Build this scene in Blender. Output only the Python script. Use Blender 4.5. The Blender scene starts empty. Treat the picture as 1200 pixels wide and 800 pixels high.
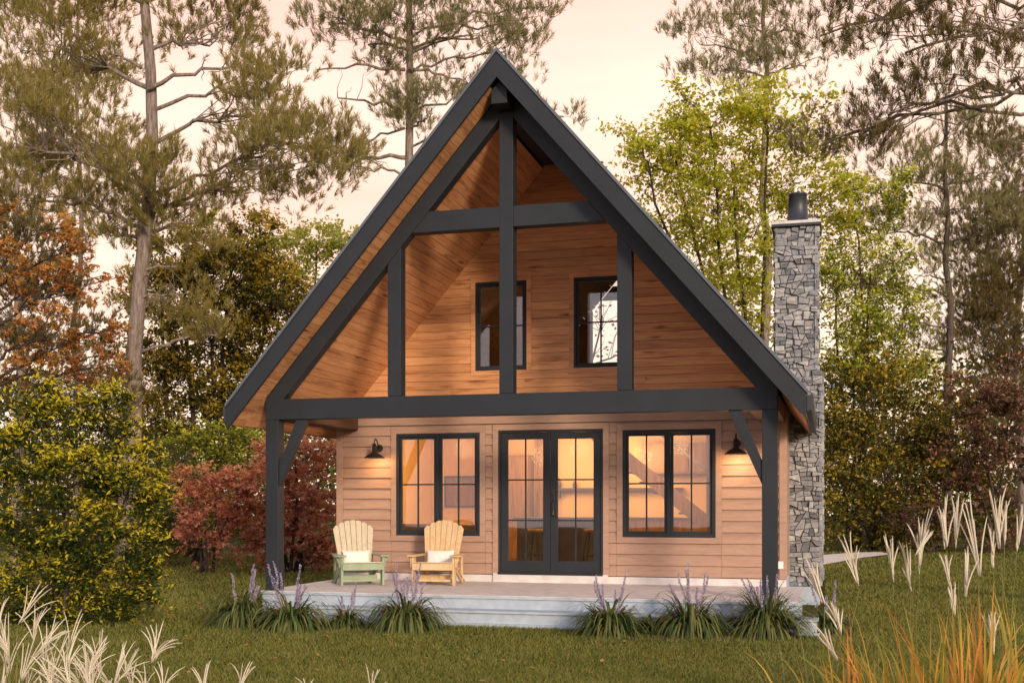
import bpy, math
import numpy as np
from mathutils import Vector

# ------------------------------------------------------------------ camera
S = bpy.context.scene
COL = S.collection
F, YAW, CX, CY, CZ, HY, PX = 1360.03, 0.2668, 4.5772, -16.4226, 1.3641, 588.73, 599.2
CT, ST = math.cos(YAW), math.sin(YAW)
cam = bpy.data.objects.new("camera", bpy.data.cameras.new("camera"))
COL.objects.link(cam)
cam.location = (CX, CY, CZ)
cam.rotation_euler = (math.pi / 2, 0, YAW)
cam.data.sensor_width = 36
cam.data.lens = F / 1200 * 36
cam.data.shift_y = (HY - 400) / 1200
cam.data.clip_end = 2000
S.camera = cam
S.view_settings.view_transform = 'Standard'
S.view_settings.look = 'None'
S.view_settings.gamma = 1
S.view_settings.exposure = 0.55

# ------------------------------------------------------------------ sky and sun
SUN_AZ, SUN_EL = math.radians(143), math.radians(15)   # azimuth from +Y towards +X
W = bpy.data.worlds.new("World")
S.world = W
W.use_nodes = True
nt = W.node_tree
nt.nodes.clear()
def wn(t, **k):
    n = nt.nodes.new(t)
    for a, b in k.items(): setattr(n, a, b)
    return n
def ramp_set(n, stops):
    e = n.color_ramp.elements
    while len(e) > 1: e.remove(e[-1])
    e[0].position = stops[0][0]; e[0].color = (*stops[0][1], 1)
    for p, c in stops[1:]:
        x = e.new(p); x.color = (*c, 1)
wo = wn('ShaderNodeOutputWorld'); bg = wn('ShaderNodeBackground'); bg.inputs[1].default_value = 1.0
sky = wn('ShaderNodeTexSky', sky_type='NISHITA', sun_disc=False)
sky.sun_elevation = SUN_EL; sky.sun_rotation = SUN_AZ
tc = wn('ShaderNodeTexCoord')
sep = wn('ShaderNodeSeparateXYZ'); nt.links.new(tc.outputs['Generated'], sep.inputs[0])
el = wn('ShaderNodeValToRGB')
ramp_set(el, [(0.0, (1.0, .83, .67)), (.10, (1.0, .82, .67)), (.22, (1.0, .765, .615)), (.42, (.97, .68, .56)), (.62, (.55, .47, .46)), (1, (.34, .36, .43))])
nt.links.new(sep.outputs['Z'], el.inputs[0])
el2 = wn('ShaderNodeValToRGB')      # the cool side of the sky, away from the sunset
ramp_set(el2, [(0.0, (.88, .80, .76)), (.2, (.80, .78, .82)), (.5, (.62, .64, .74)), (1, (.38, .40, .47))])
nt.links.new(sep.outputs['Z'], el2.inputs[0])
dot = wn('ShaderNodeVectorMath', operation='DOT_PRODUCT')
dot.inputs[1].default_value = (-ST, CT, 0)
nt.links.new(tc.outputs['Generated'], dot.inputs[0])
mr = wn('ShaderNodeMapRange'); mr.inputs[1].default_value = -0.35; mr.inputs[2].default_value = 0.55
nt.links.new(dot.outputs['Value'], mr.inputs[0])
mx = wn('ShaderNodeMixRGB'); nt.links.new(mr.outputs[0], mx.inputs[0])
nt.links.new(el2.outputs[0], mx.inputs[1]); nt.links.new(el.outputs[0], mx.inputs[2])
mp = wn('ShaderNodeMapping'); mp.inputs['Scale'].default_value = (1.2, 1.2, 5.0)
nt.links.new(tc.outputs['Generated'], mp.inputs[0])
nz = wn('ShaderNodeTexNoise'); nz.inputs['Scale'].default_value = 1.7; nz.inputs['Detail'].default_value = 7
nt.links.new(mp.outputs[0], nz.inputs[0])
cr = wn('ShaderNodeValToRGB'); ramp_set(cr, [(.38, (.94, .80, .77)), (.50, (.98, .92, .90)), (.62, (1.05, 1.03, .99))])
nt.links.new(nz.outputs[0], cr.inputs[0])
mu = wn('ShaderNodeMixRGB', blend_type='MULTIPLY'); mu.inputs[0].default_value = 1
nt.links.new(mx.outputs[0], mu.inputs[1]); nt.links.new(cr.outputs[0], mu.inputs[2])
sc = wn('ShaderNodeMixRGB', blend_type='MULTIPLY'); sc.inputs[0].default_value = 1; sc.inputs[2].default_value = (.1, .1, .1, 1)
nt.links.new(sky.outputs[0], sc.inputs[1])
m2 = wn('ShaderNodeMixRGB'); m2.inputs[0].default_value = .93
nt.links.new(sc.outputs[0], m2.inputs[1]); nt.links.new(mu.outputs[0], m2.inputs[2])
nt.links.new(m2.outputs[0], bg.inputs[0]); nt.links.new(bg.outputs[0], wo.inputs[0])

sun = bpy.data.objects.new("sun", bpy.data.lights.new("sun", 'SUN'))
COL.objects.link(sun)
sun.data.energy = 2.4; sun.data.angle = math.radians(11); sun.data.color = (1.0, .80, .58)
sd = Vector((math.sin(SUN_AZ) * math.cos(SUN_EL), math.cos(SUN_AZ) * math.cos(SUN_EL), math.sin(SUN_EL)))
sun.rotation_euler = sd.to_track_quat('Z', 'Y').to_euler()

# ------------------------------------------------------------------ helpers
G = -0.42            # ground level; the porch floor is z = 0
def at(px, py, dep):
    r = (px - PX) * dep / F
    return np.array([CX + CT * r - ST * dep, CY + ST * r + CT * dep, CZ - (py - HY) * dep / F])
def gat(px, dep):
    p = at(px, HY, dep); p[2] = G; return p

def tag(o, label=None, cat=None, group=None, kind=None):
    for k, v in (('label', label), ('category', cat), ('group', group), ('kind', kind)):
        if v: o[k] = v
    return o
def empty(name, loc=(0, 0, 0), rz=0, **k):
    o = bpy.data.objects.new(name, None); COL.objects.link(o)
    o.location = tuple(float(v) for v in loc); o.rotation_euler = (0, 0, rz); o.empty_display_size = .2
    return tag(o, **k)
def link(name, me, mat, parent=None, smooth=False):
    o = bpy.data.objects.new(name, me); COL.objects.link(o)
    for m in (mat if isinstance(mat, (list, tuple)) else [mat]): me.materials.append(m)
    if smooth: me.polygons.foreach_set('use_smooth', [True] * len(me.polygons))
    if parent: o.parent = parent
    return o
class MB:
    def __init__(s): s.v = []; s.f = []; s.m = []; s.cur = 0
    def add(s, vs, fs):
        b = len(s.v); s.v += [tuple(map(float, v)) for v in vs]
        for f in fs: s.f.append([b + i for i in f]); s.m.append(s.cur)
        return s
    def box(s, x0, x1, y0, y1, z0, z1):
        v = [(x, y, z) for x in (x0, x1) for y in (y0, y1) for z in (z0, z1)]
        return s.add(v, [(0, 1, 3, 2), (4, 6, 7, 5), (0, 4, 5, 1), (2, 3, 7, 6), (0, 2, 6, 4), (1, 5, 7, 3)])
    def prismY(s, poly, y0, y1):          # poly: list of (x, z)
        n = len(poly); v = [(x, y0, z) for x, z in poly] + [(x, y1, z) for x, z in poly]
        return s.add(v, [list(range(n)), list(range(2 * n - 1, n - 1, -1))] + [(i, i + n, (i + 1) % n + n, (i + 1) % n) for i in range(n)])
    def prismZ(s, poly, z0, z1):
        n = len(poly); v = [(x, y, z0) for x, y in poly] + [(x, y, z1) for x, y in poly]
        return s.add(v, [list(range(n - 1, -1, -1)), list(range(n, 2 * n))] + [(i, (i + 1) % n, (i + 1) % n + n, i + n) for i in range(n)])
    def prismX(s, poly, x0, x1):          # poly: list of (y, z)
        n = len(poly); v = [(x0, y, z) for y, z in poly] + [(x1, y, z) for y, z in poly]
        return s.add(v, [list(range(n)), list(range(2 * n - 1, n - 1, -1))] + [(i, i + n, (i + 1) % n + n, (i + 1) % n) for i in range(n)])
    def tube(s, pts, rad, n=8, cap=True):
        pts = np.asarray(pts, float); k = len(pts)
        rad = np.full(k, rad) if np.isscalar(rad) else np.asarray(rad)
        t = np.gradient(pts, axis=0); t /= np.linalg.norm(t, axis=1)[:, None] + 1e-9
        ref = np.array([0, 0, 1.]) if abs(t[0][2]) < .9 else np.array([1., 0, 0])
        vs = []
        for i in range(k):
            a = np.cross(t[i], ref); a /= np.linalg.norm(a) + 1e-9; b = np.cross(t[i], a)
            ref = -np.cross(t[i], a) if False else ref
            for j in range(n):
                q = 2 * math.pi * j / n; vs.append(pts[i] + rad[i] * (math.cos(q) * a + math.sin(q) * b))
        fs = [(i * n + j, i * n + (j + 1) % n, (i + 1) * n + (j + 1) % n, (i + 1) * n + j) for i in range(k - 1) for j in range(n)]
        if cap: fs += [list(range(n - 1, -1, -1)), [(k - 1) * n + j for j in range(n)]]
        return s.add(vs, fs)
    def lathe(s, prof, c=(0, 0, 0), n=24):     # prof: (r, z)
        vs = [(c[0] + r * math.cos(2 * math.pi * j / n), c[1] + r * math.sin(2 * math.pi * j / n), c[2] + z) for r, z in prof for j in range(n)]
        fs = [(i * n + j, i * n + (j + 1) % n, (i + 1) * n + (j + 1) % n, (i + 1) * n + j) for i in range(len(prof) - 1) for j in range(n)]
        return s.add(vs, fs)
    def bar(s, a, b, w, h, up=(0, 0, 1)):      # square bar from a to b
        a = np.array(a, float); b = np.array(b, float); t = b - a; t /= np.linalg.norm(t)
        x = np.cross(t, up); x /= np.linalg.norm(x); y = np.cross(x, t)
        v = [p + i * x * w / 2 + j * y * h / 2 for p in (a, b) for i, j in ((-1, -1), (1, -1), (1, 1), (-1, 1))]
        return s.add(v, [(3, 2, 1, 0), (4, 5, 6, 7), (0, 1, 5, 4), (1, 2, 6, 5), (2, 3, 7, 6), (3, 0, 4, 7)])
    def build(s, name, mat, parent=None, smooth=False, bevel=0, off=None):
        me = bpy.data.meshes.new(name)
        v = s.v if off is None else [(a - off[0], b - off[1], c - off[2]) for a, b, c in s.v]
        me.from_pydata(v, [], s.f)
        me.polygons.foreach_set('material_index', s.m)
        o = link(name, me, mat, parent, smooth)
        if bevel:
            m = o.modifiers.new('bevel', 'BEVEL'); m.width = bevel; m.segments = 2; m.limit_method = 'ANGLE'
        return o
def fastmesh(name, V, nper, mat, parent=None, midx=None):
    """V (N, nper, 3): N separate small faces of nper corners."""
    V = np.asarray(V, np.float32); N = len(V)
    me = bpy.data.meshes.new(name)
    me.vertices.add(N * nper); me.vertices.foreach_set('co', V.reshape(-1))
    me.loops.add(N * nper); me.loops.foreach_set('vertex_index', np.arange(N * nper, dtype=np.int32))
    me.polygons.add(N); me.polygons.foreach_set('loop_start', np.arange(0, N * nper, nper, dtype=np.int32))
    me.polygons.foreach_set('loop_total', np.full(N, nper, dtype=np.int32))
    if midx is not None: me.polygons.foreach_set('material_index', midx.astype(np.int32))
    me.update(calc_edges=True)
    return link(name, me, mat, parent)

# ------------------------------------------------------------------ materials
def new_mat(name):
    m = bpy.data.materials.new(name); m.use_nodes = True
    t = m.node_tree; t.nodes.clear()
    return m, t, t.nodes.new('ShaderNodeOutputMaterial')
def N(t, ty, ins=None, **k):
    n = t.nodes.new(ty)
    for a, b in k.items(): setattr(n, a, b)
    for a, b in (ins or {}).items():
        if hasattr(b, 'is_output') or isinstance(b, bpy.types.NodeSocket): t.links.new(b, n.inputs[a])
        else: n.inputs[a].default_value = b
    return n
def ramp(t, fac, stops):
    r = N(t, 'ShaderNodeValToRGB'); ramp_set(r, stops); t.links.new(fac, r.inputs[0]); return r.outputs[0]
def coords(t, scale=(1, 1, 1), rot=(0, 0, 0)):
    c = N(t, 'ShaderNodeTexCoord')
    return N(t, 'ShaderNodeMapping', {'Vector': c.outputs['Object'], 'Scale': scale, 'Rotation': rot}).outputs[0]
def mul(t, a, b, f=1.0):
    return N(t, 'ShaderNodeMixRGB', {0: f, 1: a, 2: b}, blend_type='MULTIPLY').outputs[0]
def plain(name, col, rough=.55, var=.12, scale=3, bump=.0, bscale=60, metal=0, spec=.5):
    m, t, o = new_mat(name)
    n = N(t, 'ShaderNodeTexNoise', {'Vector': coords(t), 'Scale': scale, 'Detail': 6})
    c = ramp(t, n.outputs[0], [(.3, tuple(x * (1 - var) for x in col)), (.7, tuple(min(1, x * (1 + var)) for x in col))])
    p = N(t, 'ShaderNodeBsdfPrincipled', {'Base Color': c, 'Roughness': rough, 'Metallic': metal, 'Specular IOR Level': spec})
    if bump:
        b = N(t, 'ShaderNodeTexNoise', {'Vector': coords(t), 'Scale': bscale, 'Detail': 4})
        t.links.new(N(t, 'ShaderNodeBump', {'Height': b.outputs[0], 'Strength': bump, 'Distance': .01}).outputs[0], p.inputs['Normal'])
    t.links.new(p.outputs[0], o.inputs[0]); return m
def wood(name, cols, grain=(1, 12, 12), knots=True, rough=.55, island=.25, spec=.35):
    """cols: dark, mid, light; grain: stretch (small value = along the board)"""
    m, t, o = new_mat(name)
    v = coords(t, grain)
    g = N(t, 'ShaderNodeNewGeometry')
    off = N(t, 'ShaderNodeVectorMath', {0: v, 1: N(t, 'ShaderNodeVectorMath', {0: (37., 19., 23.), 3: g.outputs['Random Per Island']}, operation='SCALE').outputs[0]}, operation='ADD').outputs[0]
    n = N(t, 'ShaderNodeTexNoise', {'Vector': off, 'Scale': 1.1, 'Detail': 8, 'Roughness': .62, 'Distortion': .9})
    c = ramp(t, n.outputs[0], [(.28, cols[0]), (.47, cols[1]), (.72, cols[2])])
    n2 = N(t, 'ShaderNodeTexNoise', {'Vector': off, 'Scale': 7, 'Detail': 5, 'Roughness': .7})
    c = mul(t, c, ramp(t, n2.outputs[0], [(.3, (.80, .76, .72)), (.6, (1, 1, 1))]), .8)
    if knots:
        kv = N(t, 'ShaderNodeVectorMath', {0: coords(t, (.35 * grain[0] / min(grain), .35 * grain[1] / min(grain), .35 * grain[2] / min(grain)) if False else tuple(.9 if q == min(grain) else 4.2 for q in grain)), 1: N(t, 'ShaderNodeVectorMath', {0: (7., 5., 3.), 3: g.outputs['Random Per Island']}, operation='SCALE').outputs[0]}, operation='ADD').outputs[0]
        vo = N(t, 'ShaderNodeTexVoronoi', {'Vector': kv, 'Scale': 1.15})
        kn = N(t, 'ShaderNodeTexNoise', {'Vector': off, 'Scale': 3, 'Detail': 4})
        kk = N(t, 'ShaderNodeMath', {0: vo.outputs['Distance'], 1: N(t, 'ShaderNodeMath', {0: kn.outputs[0], 1: .22}, operation='MULTIPLY').outputs[0]}, operation='ADD').outputs[0]
        c = mul(t, c, ramp(t, kk, [(.11, (.20, .13, .10)), (.20, (.62, .52, .45)), (.30, (1, 1, 1))]))
    if island:
        c = mul(t, c, ramp(t, g.outputs['Random Per Island'], [(0, (1 - island, 1 - island * 1.15, 1 - island * 1.25)), (1, (1, 1, 1))]))
    p = N(t, 'ShaderNodeBsdfPrincipled', {'Base Color': c, 'Roughness': rough, 'Specular IOR Level': spec})
    t.links.new(N(t, 'ShaderNodeBump', {'Height': n2.outputs[0], 'Strength': .25, 'Distance': .004}).outputs[0], p.inputs['Normal'])
    t.links.new(p.outputs[0], o.inputs[0]); return m
def leafm(name, stops, trans=.45, rough=.5, clump=1.2, hue=None):
    m, t, o = new_mat(name)
    g = N(t, 'ShaderNodeNewGeometry')
    n = N(t, 'ShaderNodeTexNoise', {'Vector': coords(t), 'Scale': clump, 'Detail': 2})
    f = N(t, 'ShaderNodeMath', {0: N(t, 'ShaderNodeMath', {0: g.outputs['Random Per Island'], 1: .62}, operation='MULTIPLY').outputs[0],
                                1: N(t, 'ShaderNodeMath', {0: n.outputs[0], 1: .40}, operation='MULTIPLY').outputs[0]}, operation='ADD').outputs[0]
    c = ramp(t, f, stops)
    d = N(t, 'ShaderNodeBsdfPrincipled', {'Base Color': c, 'Roughness': rough, 'Specular IOR Level': .25})
    tr = N(t, 'ShaderNodeBsdfTranslucent', {'Color': N(t, 'ShaderNodeMixRGB', {0: 1.0, 1: c, 2: (1.25, 1.25, .8, 1)}, blend_type='MULTIPLY').outputs[0]})
    x = N(t, 'ShaderNodeMixShader', {0: trans, 1: d.outputs[0], 2: tr.outputs[0]})
    t.links.new(x.outputs[0], o.inputs[0]); return m
def bark(name, a, b):
    m, t, o = new_mat(name)
    n = N(t, 'ShaderNodeTexNoise', {'Vector': coords(t, (9, 9, 1.6)), 'Scale': 1.6, 'Detail': 8, 'Roughness': .65})
    c = ramp(t, n.outputs[0], [(.35, a), (.65, b)])
    p = N(t, 'ShaderNodeBsdfPrincipled', {'Base Color': c, 'Roughness': .9, 'Specular IOR Level': .15})
    t.links.new(N(t, 'ShaderNodeBump', {'Height': n.outputs[0], 'Strength': .9, 'Distance': .05}).outputs[0], p.inputs['Normal'])
    t.links.new(p.outputs[0], o.inputs[0]); return m
def emit(name, col, st):
    m, t, o = new_mat(name)
    t.links.new(N(t, 'ShaderNodeEmission', {0: (*col, 1), 1: st}).outputs[0], o.inputs[0]); return m

M = {}
M['frame'] = plain('dark_grey_paint', (.021, .025, .033), .6, .12, 2, .25, 50, spec=.3)
M['metal'] = plain('dark_roof_metal', (.035, .04, .048), .45, .1, 2, metal=.2)
M['flash'] = plain('edge_flashing', (.13, .145, .165), .4, .1, 2, metal=.5)
M['black'] = plain('dark_bronze', (.022, .018, .017), .4, .1, 5)
CED = [(.42, .175, .075), (.74, .355, .16), (.86, .47, .235)]
M['cedar_x'] = wood('cedar_along_x', CED, (1, 12, 12))
M['cedar_y'] = wood('cedar_along_y', CED, (12, 1, 12))
M['brownbeam'] = wood('brown_beam', [(.06, .03, .02), (.11, .055, .035), (.16, .085, .05)], (12, 1, 12), False)
M['siding'] = wood('lap_siding_paint', [(.36, .225, .17), (.43, .275, .21), (.48, .31, .24)], (1, 9, 9), False, .6, .06, .3)
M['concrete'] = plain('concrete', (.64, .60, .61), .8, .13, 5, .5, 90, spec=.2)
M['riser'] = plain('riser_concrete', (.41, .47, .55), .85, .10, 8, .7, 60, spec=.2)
M['chairyellow'] = wood('yellow_chair_wood', [(.58, .39, .20), (.70, .50, .28), (.76, .58, .35)], (6, 6, 2), False, .5, .08)
M['chairgreen'] = plain('sage_paint', (.27, .34, .22), .55, .14, 6)
M['chairpale'] = wood('cream_lit_slats', [(.48, .42, .30), (.60, .53, .39), (.66, .60, .46)], (6, 6, 2), False, .5, .08)  # cream of the warm lamp light put into the slat colour
M['pillow'] = plain('white_fabric', (.80, .78, .77), .9, .04, 4, .4, 160, spec=.1)
M['bark_pine'] = bark('pine_bark', (.12, .092, .08), (.34, .27, .235))
M['bark_mid'] = bark('brown_bark', (.05, .038, .033), (.15, .115, .095))
M['bark_dark'] = bark('dark_bark', (.03, .022, .018), (.09, .065, .05))
M['twig'] = plain('twig_brown', (.055, .038, .03), .9, .2, 3)
M['soil'] = plain('soil', (.05, .035, .025), 1, .3, 6, 1, 30)
M['outlet'] = plain('white_plastic', (.8, .78, .76), .4, .02)
M['path'] = plain('gravel_path', (.68, .60, .56), .95, .2, 12, .6, 20, spec=.1)
M['intwall'] = plain('interior_plaster', (.82, .56, .27), .8, .05, 2)
M['intwood'] = wood('interior_oak', [(.22, .11, .05), (.34, .19, .09), (.44, .27, .14)], (8, 8, 1), False)
M['intdark'] = plain('interior_dark', (.09, .05, .032), .5, .2, 4)
M['intstone'] = plain('counter_top', (.12, .09, .07), .3, .1, 6)
M['bulb'] = emit('warm_bulb', (1, .68, .34), 14)

# glass: clear with a Fresnel reflection
m, t, o = new_mat('window_glass')
lw = N(t, 'ShaderNodeFresnel', {'IOR': 1.5})
ff = N(t, 'ShaderNodeMath', {0: lw.outputs[0], 1: 2.0}, operation='MULTIPLY'); ff.inputs[1].default_value = 1.25
ga = N(t, 'ShaderNodeMath', {0: ff.outputs[0], 1: .04}, operation='ADD', use_clamp=True)
nb = N(t, 'ShaderNodeTexNoise', {'Vector': coords(t), 'Scale': 1.5, 'Detail': 1})
bp = N(t, 'ShaderNodeBump', {'Height': nb.outputs[0], 'Strength': .05, 'Distance': .02})
gl = N(t, 'ShaderNodeBsdfGlossy', {'Roughness': .02, 'Color': (.9, .92, .95, 1), 'Normal': bp.outputs[0]})
tr = N(t, 'ShaderNodeBsdfTransparent', {'Color': (.93, .94, .93, 1)})
t.links.new(N(t, 'ShaderNodeMixShader', {0: ga.outputs[0], 1: tr.outputs[0], 2: gl.outputs[0]}).outputs[0], o.inputs[0])
M['glass'] = m

# stone: each stone its own tone
m, t, o = new_mat('grey_ledge_stone')
g = N(t, 'ShaderNodeNewGeometry')
c = ramp(t, g.outputs['Random Per Island'], [(0, (.16, .165, .18)), (.2, (.25, .255, .275)), (.5, (.33, .33, .35)), (.8, (.40, .395, .40)), (1, (.50, .49, .48))])
n = N(t, 'ShaderNodeTexNoise', {'Vector': coords(t, (1, 1, 1.6)), 'Scale': 11, 'Detail': 9, 'Roughness': .65})
c = mul(t, c, ramp(t, n.outputs[0], [(.3, (.55, .56, .60)), (.5, (.9, .9, .92)), (.68, (1.2, 1.17, 1.12))]))
p = N(t, 'ShaderNodeBsdfPrincipled', {'Base Color': c, 'Roughness': .85, 'Specular IOR Level': .25})
t.links.new(N(t, 'ShaderNodeBump', {'Height': n.outputs[0], 'Strength': 1.0, 'Distance': .025}).outputs[0], p.inputs['Normal'])
t.links.new(p.outputs[0], o.inputs[0]); M['stone'] = m
M['mortar'] = plain('dark_mortar', (.19, .19, .195), .95, .2, 10)

# lawn soil/grass base
m, t, o = new_mat('lawn_ground')
v = coords(t)
n1 = N(t, 'ShaderNodeTexNoise', {'Vector': v, 'Scale': .8, 'Detail': 6, 'Roughness': .6})
n2 = N(t, 'ShaderNodeTexNoise', {'Vector': v, 'Scale': 14, 'Detail': 6, 'Roughness': .75})
c = ramp(t, n1.outputs[0], [(.3, (.035, .045, .010)), (.5, (.065, .075, .016)), (.7, (.11, .105, .03))])
c = mul(t, c, ramp(t, n2.outputs[0], [(.3, (.35, .38, .35)), (.65, (1.25, 1.25, 1.2))]))
p = N(t, 'ShaderNodeBsdfPrincipled', {'Base Color': c, 'Roughness': 1, 'Specular IOR Level': .05})
t.links.new(N(t, 'ShaderNodeBump', {'Height': n2.outputs[0], 'Strength': 1, 'Distance': .05}).outputs[0], p.inputs['Normal'])
t.links.new(p.outputs[0], o.inputs[0]); M['lawn'] = m
M['water'] = plain('pale_lake', (.35, .34, .34), .12, .05, .3, .2, 1)
M['hill'] = plain('far_wooded_hill', (.07, .075, .045), 1, .4, .08, .0)

def stops(*cs):
    k = len(cs); return [(.12 + .66 * i / (k - 1), c) for i, c in enumerate(cs)]
M['pine_l'] = leafm('pine_needles_warm', stops((.13, .12, .04), (.24, .20, .06), (.38, .29, .08), (.24, .22, .09)), .45)
M['pine_g'] = leafm('pine_needles_grey_green', stops((.10, .12, .06), (.18, .18, .09), (.28, .25, .12), (.36, .30, .14)), .45)
M['pine_d'] = leafm('pine_needles_dark', stops((.08, .07, .03), (.15, .12, .045), (.25, .18, .06)), .4)
M['yg'] = leafm('yellow_green_leaves', stops((.14, .17, .025), (.26, .27, .03), (.42, .40, .04), (.55, .46, .05)), .5, clump=.7)
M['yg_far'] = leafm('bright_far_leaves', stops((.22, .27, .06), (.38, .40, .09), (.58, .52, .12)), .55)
M['green'] = leafm('green_leaves', stops((.05, .07, .015), (.10, .13, .02), (.19, .21, .03), (.30, .27, .035)), .45)
M['olive'] = leafm('olive_leaves', stops((.028, .034, .010), (.055, .062, .016), (.10, .10, .022), (.22, .17, .025)), .4)
M['shrub'] = leafm('shrub_leaves', stops((.014, .030, .010), (.030, .056, .013), (.055, .085, .018), (.12, .14, .02)), .4, clump=1.5)
M['orange'] = leafm('orange_leaves', stops((.09, .10, .025), (.22, .14, .03), (.42, .16, .05), (.58, .22, .08)), .45, clump=1.6)
M['red'] = leafm('red_leaves', stops((.22, .08, .08), (.40, .16, .15), (.54, .24, .19), (.66, .34, .17)), .5, clump=.9)
M['darkred'] = leafm('dark_red_leaves', stops((.05, .05, .02), (.10, .055, .035), (.19, .08, .065), (.13, .11, .045)), .35)
M['grass'] = leafm('grass_blades', stops((.055, .075, .014), (.12, .145, .026), (.20, .205, .042), (.32, .28, .09)), .35, clump=1.3)
M['t_yellow'] = leafm('yellow_lit_tips', stops((.42, .38, .03), (.68, .56, .04), (.82, .66, .06)), .5)  # this and the next two: light on outer leaves put into the colour
M['t_gold'] = leafm('gold_lit_tips', stops((.30, .22, .03), (.48, .34, .04), (.62, .44, .06)), .5)
M['t_lime'] = leafm('lime_lit_tips', stops((.36, .42, .05), (.54, .58, .07), (.72, .66, .09)), .58)
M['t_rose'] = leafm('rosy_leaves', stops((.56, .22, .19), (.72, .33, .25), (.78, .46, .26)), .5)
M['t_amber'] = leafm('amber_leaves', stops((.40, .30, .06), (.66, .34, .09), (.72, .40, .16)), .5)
M['strap'] = leafm('strap_leaves', stops((.03, .052, .018), (.055, .09, .025), (.11, .135, .04), (.20, .19, .06)), .2)
M['flower'] = leafm('lavender_flowers', stops((.22, .17, .36), (.36, .30, .50), (.52, .46, .62)), .2)
M['plume'] = leafm('white_plume', stops((.62, .54, .46), (.76, .69, .60), (.85, .80, .74)), .35)
M['blade_o'] = leafm('autumn_grass_blades', stops((.10, .16, .035), (.28, .27, .05), (.58, .38, .07), (.66, .22, .07)), .45, clump=3)
M['blade_g'] = leafm('green_stems', stops((.10, .13, .04), (.20, .22, .07), (.40, .30, .10)), .35)

# ------------------------------------------------------------------ ground
def struct(name, mb, mat, **k):
    o = mb.build(name, mat); o['kind'] = 'structure'; return o
gm = MB(); gm.add([(-700, -60, G), (700, -60, G), (700, 900, G), (-700, 900, G)], [(0, 1, 2, 3)])
struct('lawn', gm, M['lawn'])
pm = MB()
pl = [gat(930, 30.6), gat(965, 33.0), gat(1010, 37.2), gat(1045, 39.8), gat(1030, 41.5), gat(1000, 41), gat(965, 39.2), gat(920, 37.0)]
pm.add([(p[0], p[1], G + .03) for p in pl], [list(range(len(pl)))])
struct('garden_path', pm, M['path'])
a, b, c_, d_ = gat(-900, 150), gat(2200, 150), gat(2200, 330), gat(-900, 330)
lm = MB(); lm.add([(p[0], p[1], G + .05) for p in (a, b, c_, d_)], [(0, 1, 2, 3)])
struct('lake', lm, M['water'])

# ------------------------------------------------------------------ cottage
K = 1.1585
D = 2.806
BACK = 11.5
house = empty('cottage', (0, 0, 0), label='steep gabled timber cottage with cedar gable, lap siding and front porch', cat='house')
def roofpoly(side, top, bot, xe, x0=0.0):
    return [(side * x0, top - K * x0), (side * xe, top - K * xe), (side * xe, bot - K * xe), (side * x0, bot - K * x0)]
# concrete base, porch floor and steps
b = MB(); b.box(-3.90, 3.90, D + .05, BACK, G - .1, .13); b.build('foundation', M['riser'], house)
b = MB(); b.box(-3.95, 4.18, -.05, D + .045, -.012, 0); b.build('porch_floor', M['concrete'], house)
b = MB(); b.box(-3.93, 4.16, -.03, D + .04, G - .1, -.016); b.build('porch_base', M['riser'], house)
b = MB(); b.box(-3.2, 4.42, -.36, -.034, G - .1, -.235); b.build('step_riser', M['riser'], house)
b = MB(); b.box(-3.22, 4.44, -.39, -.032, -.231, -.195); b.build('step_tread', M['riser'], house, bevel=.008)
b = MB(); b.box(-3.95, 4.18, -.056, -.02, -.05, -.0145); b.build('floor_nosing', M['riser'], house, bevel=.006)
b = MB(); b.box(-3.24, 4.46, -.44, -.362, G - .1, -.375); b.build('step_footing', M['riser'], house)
b = MB(); b.box(-3.91, 3.91, D - .02, D + .048, .003, .125); b.box(-1.0, 1.0, D - .06, D - .022, .003, .155); b.build('plinth', M['concrete'], house)

# openings
WIN = [(-2.784, -1.246, .79, 2.575), (1.246, 2.784, .79, 2.575)]
UP = [(-1.329, -.413, 3.64, 5.165), (.413, 1.329, 3.64, 5.165)]
DOOR = (-.915, .915, .165, 2.605)

# lap siding, row by row
rng = np.random.default_rng(5)
b = MB()
regs = [(-3.80, -2.884, .14, 2.72), (3.80, 2.884, .14, 2.72)]
regs = [(-3.80, -2.884, .14, 2.72), (-2.884, -1.146, .14, .69), (-2.884, -1.146, 2.675, 2.72), (-1.146, -1.015, .14, 2.72), (-1.015, 1.015, 2.705, 2.72),
        (1.015, 1.146, .14, 2.72), (1.146, 2.884, .14, .69), (1.146, 2.884, 2.675, 2.72), (2.884, 3.80, .14, 2.72)]
EXP = .185
for (x0, x1, z0, z1) in regs:
    z = .14
    while z < z1 - .004:
        a0, a1 = max(z, z0), min(z + EXP, z1)
        if a1 - a0 > .004:
            f0 = (a0 - z) / EXP; f1 = (a1 - z) / EXP
            b.prismX([(D - .038 + .034 * f0, a0), (D + .03, a0), (D + .03, a1), (D - .038 + .034 * f1, a1)], x0 + .002, x1 - .002)
        z += EXP
b.build('lap_siding', M['siding'], house)
def frame4(mb, x0, x1, z0, z1, w, y0, y1, bottom=True):
    mb.box(x0 - w, x1 + w, y0, y1, z1, z1 + w)
    mb.box(x0 - w, x0, y0, y1, z0 - (0 if not bottom else 0), z1)
    mb.box(x1, x1 + w, y0, y1, z0, z1)
    if bottom: mb.box(x0 - w, x1 + w, y0, y1, z0 - w, z0)
b = MB()
for w_ in WIN: frame4(b, *w_, .10, D - .045, D + .02)
frame4(b, -.915, .915, .13, 2.605, .10, D - .046, D + .02, False)
b.box(-3.92, -3.802, D - .05, D + .06, .13, 2.72); b.box(3.802, 3.92, D - .05, D + .06, .13, 2.72)
b.box(-3.92, 3.92, D - .052, D + .02, 2.722, 2.90)
b.build('siding_trim', M['siding'], house, bevel=.004)
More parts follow.
